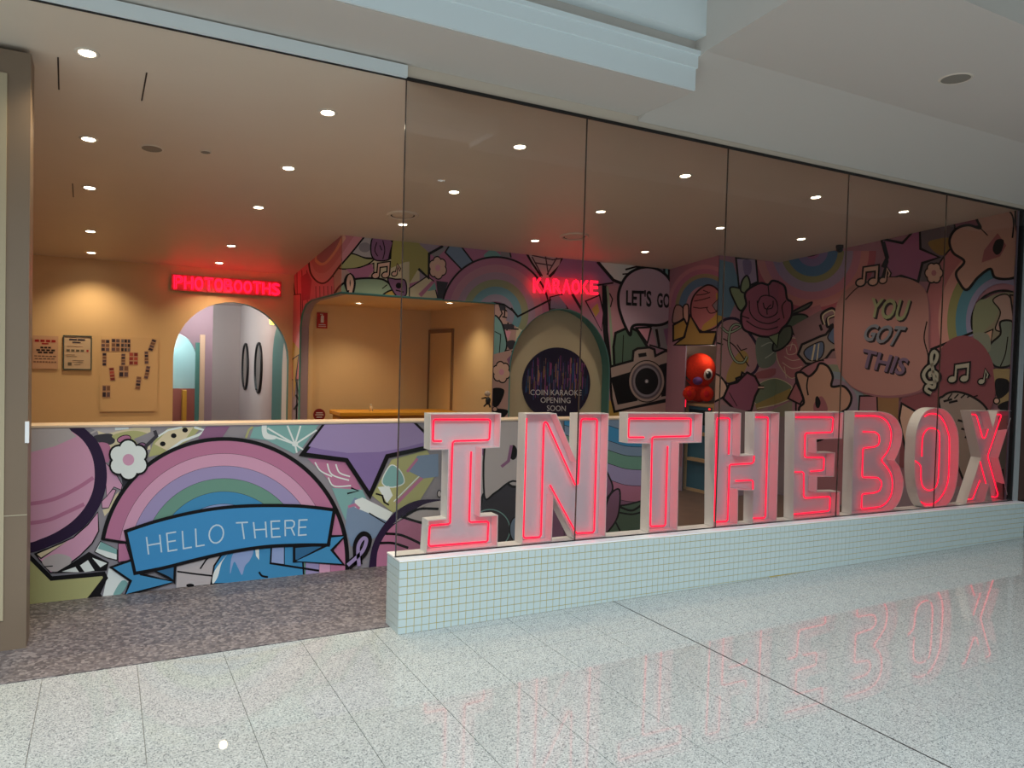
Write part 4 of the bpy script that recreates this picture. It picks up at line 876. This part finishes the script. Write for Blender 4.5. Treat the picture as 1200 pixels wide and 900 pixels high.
wr.fill([(440, 575), (460, 545), (530, 515), (540, 560), (520, 600), (470, 610)], '#566a8e', True, 1.4); wr.line([(480, 610), (495, 530)], 'cr', 2); wr.line([(505, 610), (515, 525)], 'cr', 1.4); wr.fill([(560, 490), (600, 440), (620, 530), (580, 520)], '#566a8e', True, 1.4)
wr.fill(smooth_pts([(400, 690), (450, 640), (560, 610), (700, 700), (760, 900)], False)+[(760, 1400), (400, 1400)], '#a86a78', False, 2)
rbands(wr, (580, 830), 1.0, [(230, 200, '#b5808a'), (200, 165, '#86907c'), (165, 130, '#7f8fa0'), (130, 0, '#8f7c96')], 260, 400)
wr.fill([(360, 800), (400, 720), (440, 800), (420, 830)], '#a5606c', False, 2)
wr.fill([(400, 680), (430, 670), (465, 690), (500, 660), (520, 625), (560, 640), (585, 690), (580, 740), (640, 740), (678, 790), (660, 850), (600, 880), (560, 900), (540, 1000), (440, 1000), (415, 860), (440, 820), (420, 750)], '#c09480', True, 2.8)
wr.line([(462, 690), (455, 740), (462, 785)], K, 1.8, sm=True); wr.fill([(530, 790), (560, 860), (500, 880), (490, 830)], '#a5606c', True); wr.fill([(498, 800), (510, 790), (524, 820), (515, 848), (500, 840)], K, True)
wr.end()
wr.begin('star', *Sx, label='pink star under the ceiling')
wr.fill([(780, 160), (830, 100), (960, 80), (960, 180), (880, 300), (800, 300)], '#6a6068'); wr.fill([(865, 165), (900, 150), (945, 150), (945, 200), (900, 205)], '#94763c', True)
wr.fill([(700, 150), (775, 165), (835, 100), (838, 185), (905, 215), (845, 235), (830, 300), (770, 280), (700, 300), (722, 230)], '#a05c88', False, 3); wr.line([(708, 160), (722, 215), (705, 250)], K, 4)
wr.fill([(955, 75), (1045, 50), (1045, 105), (960, 120)], '#8a4a64', False, 2)
wr.end()
wr.begin('rainbow_right', *Hh, label='rainbow right of the oval bubble')
c = (540, 510)
rbands(wr, c, 1.22, [(326, 320, K), (320, 262, '#b86c74'), (262, 226, '#cc9088'), (226, 192, '#8c9058'), (192, 150, '#4888a4'), (150, 128, '#8888b4')], 160, 300)
wr.line([(240, 625), (420, 552)], K, 3); wr.line(ellipse(c[0], c[1], 127, 127*1.0, 30, 165, 300), K, 2.6)
wr.fill(ellipse(560, 500, 140, 110, 40), '#86806a'); wr.fill([(420, 560), (420, 470), (450, 420), (520, 430), (510, 500), (470, 540), (440, 600)], '#7f8a6c', True); wr.fill([(500, 420), (560, 400), (590, 480), (560, 540), (510, 540), (530, 470)], '#a88a84', True, 1.6)
wr.fill([(570, 400), (623, 410), (623, 560), (590, 540)], '#9a7060', False, 2)
wr.fill([(490, 600), (530, 560), (530, 510), (580, 510), (585, 570), (605, 610), (600, 660), (560, 690), (510, 690), (480, 650)], '#6f8074', True, 2.4); wr.line([(560, 570), (550, 640), (530, 690)], K, 1.4, sm=True); wr.fill([(465, 555), (500, 540), (490, 600)], '#c09480', False, 1.6); wr.el(590, 695, 20, 14, 'fl', 1.4)
wr.fill([(420, 560), (480, 560), (490, 620), (460, 640)], '#7f8a7c', True)
wr.end()
wr.begin('lower_right', *Hh)
wr.fill(ellipse(380, 760, 132, 195, 40), '#8f4a56'); wr.fill([(500, 700), (610, 700), (610, 850), (520, 850)], '#9a8a5c')
wr.fill([(510, 745), (560, 745), (565, 790), (520, 820)], K, True); wr.fill([(520, 850), (560, 830), (610, 840), (610, 870), (540, 870)], K, True); wr.el(515, 830, 12, 12, 'fl', 1.6)
wr.fill([(130, 820), (240, 790), (330, 800), (330, 1100), (120, 1100)], '#8f4a56'); wr.fill([(120, 900), (130, 840), (200, 880), (220, 1000), (150, 1050)], 'fl', False, 2.4); wr.fill([(30, 810), (120, 805), (110, 1000), (30, 1000)], '#9a7048'); wr.fill([(-40, 810), (30, 810), (40, 1100), (-60, 1100)], '#a86a78', False, 1.8)
wr.fill([(500, 900), (600, 880), (610, 1250), (520, 1250)], '#6d7a6e'); wr.line([(560, 920), (600, 980)], K, 3); wr.line([(600, 920), (560, 990)], K, 3); wr.fill([(560, 1060), (610, 1000), (610, 1300), (560, 1200)], '#8a5a7a', False, 2); wr.el(570, 960, 12, 14, 'fl', 1.6)
wr.fill([(285, 860), (300, 810), (350, 793), (420, 815), (480, 870), (520, 1000), (510, 1150), (440, 1200), (380, 1150)], '#9a8a84', True, 2.6)
for i in range(7): wr.line([(300+i*22, 842-abs(i-2)*5), (335+i*22, 835-abs(i-2)*6)] if i < 2 else [(330+i*14, 840+i*34), (385+i*14, 855+i*34)], K, 2.6)
for i in range(5): wr.line([(318+i*26, 822-i*2), (335+i*26, 800+i*2)], K, 1.6)
wr.line([(510, 1120), (540, 1110), (550, 1300)], K, 2)
wr.end()
wr.begin('bubble_oval', *Sx, label='round dusty pink bubble reading YOU GOT THIS')
b_ = [(535, 480), (545, 380), (590, 320), (660, 292), (740, 283), (810, 295), (855, 330), (868, 400), (866, 500), (872, 600), (850, 670), (790, 695), (700, 700), (620, 680), (570, 640), (545, 580)]
wr.fill([(x+6, y+8) for x, y in b_], '#965e6c', True); wr.fill(b_, '#b5807c', True); wr.line(smooth_pts([(575, 365), (620, 320), (690, 288), (760, 284)], False), K, 1.2); wr.line(smooth_pts([(862, 440), (852, 500), (866, 560), (862, 600)], False), K, 1.5)
for t, q, c in (('YOU', ((655, 425), (783, 440), (806, 364), (668, 357)), '#9aa878'), ('GOT', ((632, 505), (752, 528), (792, 458), (655, 448)), '#7d8799'), ('THIS', ((625, 600), (778, 630), (802, 572), (640, 535)), '#7a6488')):
    for k in (2, 4, 6): wr.text(t, *[(x+k*.9, y+k) for x, y in q], '#2a2228', .035)
    wr.text(t, *q, c, .02)
wr.end()
wr.begin('flower_big', *Hh, label='large pale blossom at the top corner')
wr.fill([(325, 180), (350, 135), (400, 118), (450, 130), (435, 90), (450, 40), (560, 20), (700, 0), (700, 280), (640, 310), (570, 335), (510, 330), (490, 295), (440, 330), (395, 380), (365, 350), (352, 310), (385, 265), (340, 230)], '#c0988a', True, 3)
wr.line([(540, 45), (575, 70), (585, 110), (580, 170)], K, 2, sm=True); wr.line([(450, 130), (480, 160)], K, 1.4); wr.fill([(455, 270), (465, 220), (520, 150), (555, 200), (530, 245)], '#a0606a', False); wr.fill([(500, 215), (515, 178), (545, 180), (535, 225), (515, 238)], '#1a1416', True)
wr.fill([(595, 40), (640, 30), (640, 130), (600, 150)], '#c0988a', True, 2.4)
wr.end()
wr.begin('small_marks', 0, 0, 1, label='outlined music notes, treble clef and daisy')
wr.T = Hh; wr.flower(262, 312, 40, 6, c='fl', cc='pinkd', sx=.85, ol=1.8)
wr.T = Sx; wr.notes(655, 280, 66, 'fl'); wr.notes(708, 277, 56, 'fl', True); wr.clef(878, 618, 150, '#a8a898')
wr.T = Hh; wr.notes(365, 716, 74, '#a8a898'); wr.notes(455, 730, 62, '#a8a898', True)
wr.end()
# ============================================================ THINGS IN THE SHOP
# round poster in the karaoke arch
c = onY(652, 450, 3.795); e = empty('round_poster', (c.x, 3.79, c.z), label='dark round poster reading COIN KARAOKE OPENING SOON in the cream arch', category='poster')
pa = onY(612, 450, 3.79); pb_ = onY(691.5, 450, 3.79); pt = onY(650, 407, 3.79); rx = (pb_.x-pa.x)/2; rz = pt.z-c.z; pcx = (pa.x+pb_.x)/2
disc = ellipse(pcx, c.z, rx, rz, 48)
pd_ = extrude_poly('poster_disc', disc, 3.785, 3.799, mat('poster_black', '#221a3a', .3), e)
clipd = lambda x, z: ((x-pcx)/rx)**2+((z-c.z)/rz)**2 < .93
random.seed(3)
lights_ = {}
for k in range(210):
    x = pcx+random.uniform(-1, 1)*rx; z = c.z+random.uniform(-.25, .62)*rz*.9; h = random.uniform(.03, .12); wd = random.uniform(.004, .014)
    if clipd(x, z+h) and clipd(x, z-h) and clipd(x+wd, z): lights_.setdefault(random.choice(['#5a3c8c', '#3a5aa0', '#a0508c', '#2a2a50', '#b08a60', '#204a6a', '#6a2a5a']), []).append((x, x+wd, 3.7845-.0001*(k % 8), 3.785, z-h, z+h))
for hc, l in lights_.items(): boxes('printed_lights', l, mat('print'+hc, hc, .5), pd_, kind='stuff')
def wall_text(name, t, y, BL, BR, TR, TL, m, parent, off=0):
    V, P = text_mesh(t, off); q = [onY(*p, y) for p in (BL, BR, TR, TL)]
    return me(name, [(lambda b, tp: b.lerp(tp, Y))(q[0].lerp(q[1], X), q[3].lerp(q[2], X)) for X, Y in V], P, m, parent)
mw = mat('print_white', '#e8e8ee', .5)
wall_text('lettering', 'COIN KARAOKE', 3.781, (621.5, 463), (681.5, 463.5), (681.5, 457), (621.5, 456.5), mw, pd_)
wall_text('lettering', 'OPENING', 3.781, (633.5, 472), (668.5, 472.5), (668.5, 466), (633.5, 465.5), mw, pd_)
wall_text('lettering', 'SOON', 3.781, (641, 481.5), (663, 482), (663, 475.5), (641, 475), mw, pd_)
# fire extinguisher sign
a, b = onY(371.5, 366, 5.54), onY(383.5, 385, 5.54)
e = empty('extinguisher_sign', ((a.x+b.x)/2, 5.545, b.z), label='red and white fire extinguisher sign on the recess wall', category='sign')
box('plate', a.x, b.x, 5.535, 5.548, b.z, a.z, mat('sign_red', '#b01822', .5), e)
xm, W_, H_ = (a.x+b.x)/2, (b.x-a.x), (a.z-b.z)
boxes('extinguisher_symbol', [(xm-.14*W_, xm+.14*W_, 5.532, 5.535, b.z+.36*H_, b.z+.80*H_), (xm-.05*W_, xm+.05*W_, 5.532, 5.535, b.z+.8*H_, b.z+.9*H_), (xm-.2*W_, xm+.05*W_, 5.532, 5.535, b.z+.86*H_, b.z+.91*H_), (xm-.32*W_, xm+.32*W_, 5.532, 5.535, b.z+.20*H_, b.z+.25*H_), (xm-.36*W_, xm+.36*W_, 5.532, 5.535, b.z+.1*H_, b.z+.14*H_)], mw, e)
# round red sticker near the counter
c = onY(374, 486, 5.4); r = .075
e = empty('round_sticker', (c.x, 5.4, c.z), label='round red notice sticker just above the mural wall ledge', category='sticker')
extrude_poly('sticker', ellipse(c.x, c.z, r, r, 28), 5.39, 5.40, mat('sticker_red', '#8a2028', .5), e)
boxes('white_print', [(c.x-.04, c.x+.04, 5.386, 5.39, c.z+.02, c.z+.03), (c.x-.05, c.x+.05, 5.386, 5.39, c.z-.005, c.z+.005), (c.x-.035, c.x+.035, 5.386, 5.39, c.z-.035, c.z-.025)], mw, e)
# yellow counter
y0 = 4.6; a = onY(384, 483, y0); a.x = onY(386, 483, y0+.42).x; b = onY(499, 485, y0)
e = empty('yellow_counter', ((a.x+b.x)/2, y0, 0), label='yellow service counter behind the mural wall', category='counter')
box('counter_top', a.x, RX-.02, y0-.05, y0+.42, a.z-.05, a.z, mat('yellow_top', '#d99a20', .4), e, bevel=.01)
box('counter_body', a.x+.03, RX-.04, y0, y0+.38, 0, a.z-.05, mat('yellow_body', '#c8881c', .5), e)
e2 = empty('sanitiser_bottle', (onY(435, 478, y0+.1).x, y0+.1, a.z), label='small clear pump bottle on the yellow counter', category='bottle')
lathe('bottle_body', [(0, 0), (.022, 0), (.022, .05), (.008, .065), (.008, .075)], mat('clear_plastic', '#d8c8a8', .2), e2, (e2.location.x, y0+.1, a.z), 14)
box('pump', e2.location.x-.015, e2.location.x+.006, y0+.095, y0+.105, a.z+.075, a.z+.085, M_white, e2)
# notices on the cream wall
yw = 5.862
def notice(u0, v0, u1, v1, lab, paper, lines, frame=None):
    a, b = onY(u0, v0, yw), onY(u1, v1, yw); W_, H_ = b.x-a.x, a.z-b.z
    e = empty('wall_notice', ((a.x+b.x)/2, yw, b.z), label=lab, category='notice')
    pp_ = box('paper', a.x, b.x, yw-.004, yw, b.z, a.z, paper, e)
    by = {}
    for x0, x1, z0, z1, cc in lines: by.setdefault(cc, []).append((a.x+x0*W_, a.x+x1*W_, yw-.006, yw-.004, a.z-z1*H_, a.z-z0*H_))
    for cc, l in by.items(): boxes('print', l, mat('ink'+cc, cc, .6), pp_)
    if frame: boxes('frame', [(a.x-.012, a.x, yw-.01, yw, b.z-.012, a.z+.012), (b.x, b.x+.012, yw-.01, yw, b.z-.012, a.z+.012), (a.x, b.x, yw-.01, yw, a.z, a.z+.012), (a.x, b.x, yw-.01, yw, b.z-.012, b.z)], mat('frame_grey', '#4a5a5c', .5), e)
    return e
def dashes(z0, z1, x0, x1, c, n, gap=.25):
    o = []; w_ = (x1-x0)/n
    for i in range(n): o.append((x0+i*w_, x0+i*w_+w_*(1-gap), z0, z1, c))
    return o
notice(38.5, 393, 68, 432.5, 'laminated paper notice with red and black headings, leftmost on the cream wall', mat('paper_pink', '#dcb9a0', .25),
       dashes(.12, .19, .08, .95, '#a8202c', 4)+dashes(.22, .26, .35, .7, '#a8202c', 1)+dashes(.33, .38, .3, .75, '#221a22', 3)+dashes(.41, .46, .14, .92, '#221a22', 4)+dashes(.48, .53, .2, .85, '#221a22', 3)+dashes(.60, .63, .06, .95, '#77645c', 6)+dashes(.68, .71, .08, .9, '#77645c', 5)+dashes(.77, .81, .04, .96, '#8a6a5c', 8))
notice(75.5, 394, 106, 432.5, 'framed white notice with small icons between the pink notice and the photo strips', mat('paper_white', '#dccab4', .4),
       dashes(.07, .12, .18, .82, '#33304a', 2, .1)+dashes(.16, .20, .30, .72, '#33304a', 1)+dashes(.40, .47, .08, .80, '#6d675c', 4, .3)+[(.84, .92, .40, .47, '#b03038')]+dashes(.30, .31, .1, .9, '#a07a6c', 1)+dashes(.56, .575, .08, .5, '#8a7a6c', 1)+dashes(.61, .625, .08, .62, '#8a7a6c', 1)+dashes(.73, .745, .30, .9, '#8a7a6c', 1)+dashes(.79, .805, .30, .85, '#8a7a6c', 1)+[(.14, .28, .80, .90, '#6d675c')]+dashes(.86, .875, .38, .7, '#8a7a6c', 1), frame=True)
# clear board of photo strips
a, b = onY(118, 394, yw), onY(184, 482, yw)
e = empty('photo_board', ((a.x+b.x)/2, yw, b.z), label='clear acrylic board fixed to the cream wall right of the notices', category='board')
box('board_sheet', a.x, b.x, yw-.004, yw, b.z, a.z, mat('acrylic_cream', '#e9cda2', .25, .5), e)
for u, v in ((119, 393.5), (119, 479), (180.5, 479), (181, 396)):
    p = onY(u, v, yw); lathe('standoff', [(0, 0), (.006, 0)], M_grayw, e, (p.x, yw-.01, p.z), 8)
T = 7.0588
strips = [(660, 175, 72, 100, 0, 2, 3, 'top left'), (745, 172, 72, 108, 0, 2, 3, 'top, second from left, dark border'), (828, 175, 80, 108, 0, 3, 3, 'top, third from left, grey'), (652, 290, 38, 108, 0, 1, 4, 'left edge under the top row'), (808, 290, 38, 96, 0, 1, 4, 'middle column, upper'),
          (893, 285, 76, 105, 0, 2, 3, 'red frames, right of the middle column'), (1048, 172, 44, 100, -18, 1, 4, 'tilted at the top right corner'), (1000, 275, 36, 105, 2, 1, 4, 'right side, pale'), (715, 412, 46, 108, 6, 1, 4, 'red, left of the dark block'), (812, 390, 80, 98, 0, 2, 2, 'dark block in the centre'),
          (1005, 398, 38, 108, -10, 1, 4, 'right side, tilted with dark foot'), (932, 485, 44, 108, -6, 1, 4, 'loose strip low on the right'), (668, 555, 68, 104, 0, 2, 2, 'lowest, four small portraits')]
pal = [['#3a3448', '#6d5c68', '#8a6a5c'], ['#a84a48', '#c0605a', '#8a3a3c'], ['#4a4a58', '#77747c', '#2c2a34']]
for i, (cx_, cy_, w_, h_, ro, nc, nr, lb) in enumerate(strips):
    p = onY(30+cx_/T, 380+cy_/T, yw-.006); dx_ = onY(30+(cx_+w_/2)/T, 380+cy_/T, yw).x-onY(30+(cx_-w_/2)/T, 380+cy_/T, yw).x; dz_ = onY(30+cx_/T, 380+(cy_-h_/2)/T, yw).z-onY(30+cx_/T, 380+(cy_+h_/2)/T, yw).z
    q = empty('photo_strip', (p.x, yw-.006, p.z), label='small photo strip on the clear board, '+lb, category='photo strip', group='photo strips on the clear board')
    v_, f_ = boxd(-dx_/2, dx_/2, -.001, .001, -dz_/2, dz_/2); m_ = bpy.data.meshes.new('paper'); m_.from_pydata(v_, [], f_); m_.materials.append(mat('photo_paper', '#c9a890', .4)); o = bpy.data.objects.new('paper', m_); COL.objects.link(o); o.parent = q
    pp = pal[1] if ('red' in lb) else (pal[2] if 'grey' in lb else pal[0])
    for r_ in range(nr):
        for c_ in range(nc):
            x0 = -dx_/2+dx_*(c_+.12)/nc; x1 = x0+dx_*.76/nc; z0 = -dz_/2+dz_*(r_+.14)/nr; z1 = z0+dz_*.72/nr
            v_, f_ = boxd(x0, x1, -.002, -.001, z0, z1); m_ = bpy.data.meshes.new('photo'); m_.from_pydata(v_, [], f_); m_.materials.append(mat('ph'+pp[(r_+c_+i) % 3], pp[(r_+c_+i) % 3], .4)); o = bpy.data.objects.new('photo', m_); COL.objects.link(o); o.parent = q
    q.rotation_euler = (0, math.radians(-ro), 0)
# white and black plush figure fixed to the recess corner
c = onY(572, 466, 3.60); e = empty('small_figure', (c.x, 3.6, c.z-.1), label='small black and white figure at the recess corner', category='figure')
ball('head', (c.x-.01, 3.6, c.z+.045), (.035, .03, .033), mat('fig_white', '#c8b8a8', .6), e, 8); ball('body', (c.x, 3.6, c.z-.035), (.03, .028, .045), M_black, e, 8); tube('arm', [([(c.x-.08, 3.6, c.z-.01), (c.x-.03, 3.6, c.z), (c.x+.03, 3.6, c.z-.02)], False)], .009, M_black, e)
tube('leg', [([(c.x-.01, 3.6, c.z-.06), (c.x-.05, 3.6, c.z-.1)], False)], .010, M_black, e); tube('leg', [([(c.x+.01, 3.6, c.z-.06), (c.x+.03, 3.6, c.z-.11)], False)], .010, M_black, e)
# blue cabinet and plush toy in the alcove
X0 = 5.03
cy0, cy1 = onX(836, 520, X0).y-.0, onX(803, 520, X0).y
zt_ = onX(820, 473, X0).z
e = empty('game_cabinet', (X0+.25, (cy0+cy1)/2, 0), label='blue game cabinet with cream edges standing under the red plush toy', category='cabinet')
mbl = mat('cabinet_blue', '#3f7088', .4); mcr = mat('cabinet_cream', '#c0a57c', .5)
Wd = cy1-cy0
cb_ = box('body', X0+.012, X0+.5, cy0+.01, cy1-.01, .02, zt_-.01, mbl, e)
for z0_, z1_ in ((0.0, .035), (zt_-.035, zt_), (zt_*.64, zt_*.68)): box('cream_rail', X0-.004, X0+.51, cy0-.004, cy1+.004, z0_, z1_, mcr, e)
for ya, yb in ((cy0-.005, cy0+.03), (cy1-.03, cy1+.005)): box('cream_post', X0-.006, X0+.02, ya, yb, 0, zt_+.002, mcr, e)
box('screen', X0, X0+.014, cy0+.06, cy1-.06, zt_*.76, zt_*.93, mat('screen_dark', '#1c2c34', .15), cb_)
box('red_light', X0-.006, X0+.006, cy0+.08, cy0+.10, zt_*.94, zt_*.955, mat('red_led', '#ff2020', .4, emis='#ff2020', es=3), cb_)
box('coin_shelf', X0-.05, X0+.01, cy0+.08, cy1-.10, zt_*.35, zt_*.385, mcr, e)
TC = Vector((5.145, (cy0+cy1)/2+.16, zt_+.006)); tc_ = TC-O; tc_.z = 0; fw = -tc_.normalized(); rt = Vector((-fw.y, fw.x, 0))      # fw towards the shopfront, rt to its right
if rt.x < 0: rt = -rt
e = empty('plush_toy', TC, label='round orange red plush toy with one eye winking on the blue cabinet', category='plush toy')
mred = mat('plush_red', '#e8381c', .85, .1, var=.12, vscale=40); mr2 = mat('plush_blush', '#d8202a', .8, .1)
hr = .20; hh = .62
def tp(a, b, z): p = TC+rt*a+fw*b; return (p.x, p.y, TC.z+z)
ball('head', tp(0, 0, .40), (hr, hr, .225), mred, e, 22, lambda p: Vector((p.x*(1-.08*max(0, -p.z)), p.y*(1-.08*max(0, -p.z)), p.z)))
ball('body', tp(0, -.03, .135), (.15, .15, .13), mred, e, 16)
for s_ in (-1, 1):
    hd_ = ball('hand', tp(s_*.105-.01, .13, .115), (.085, .085, .095), mred, e, 14); ball('paw_pad', tp(s_*.105-.01, .195, .115), (.035, .035, .045), mr2, hd_, 10)
ew_ = ball('eye_white', tp(.10, .155, .36), (.058, .058, .072), mat('eye_white', '#e6ddd6', .5), e, 14); ball('pupil', tp(.107, .195, .355), (.034, .034, .048), M_black, ew_, 12); ball('eye_glint', tp(.095, .228, .375), (.010, .010, .012), M_white, ew_, 8)
tube('winking_eye', [([tp(-.175, .10, .33), tp(-.145, .14, .295), tp(-.112, .165, .28)], False)], .011, M_black, e)
ball('beak', tp(-.02, .19, .275), (.06, .06, .05), mat('beak_purple', '#6a3c8c', .6), e, 12, lambda p: Vector((p.x, p.y, p.z)))
tube('neon_stripe', [([(5.04, cy1+.03, zt_-.06), (5.04, cy1+.03, zt_+.10)], False)], .006, M_neon, props(empty('light_strip', (5.04, cy1+.03, zt_-.06)), label='short red light strip beside the blue cabinet', cat='light strip'))
# corridor and recess lights, with added fills for alcove and booth
def pt(name, loc, e_, c_, r=.1):
    l = bpy.data.lights.new(name, 'POINT'); l.energy = e_; l.color = c_; l.shadow_soft_size = r; o = bpy.data.objects.new(name, l); COL.objects.link(o); o.location = loc
pt('alcove_fill', (5.12, 3.05, 1.74), 1.6, (1, .85, .7), .04); pt('booth_fill', (-.55, 8.55, 1.75), 9, (.85, 1, 1))  # unseen point lamps added only to brighten the dark alcove and booth
pt('corridor_light', (-.3, 7.4, 2.25), 28, (1, .9, .82)); pt('corridor_light', (-.6, 9.0, 2.1), 22, (.85, .98, 1))
for x, y in ((2.0, 4.0), (1.2, 4.9)):
    downlight((x, y, RZ-.001), tilt=0, col=(1, .76, .45), power=26, label='downlight in the recess ceiling, '+('nearer the mural edge' if x > 1.5 else 'toward the back corner'), group='recess downlights')
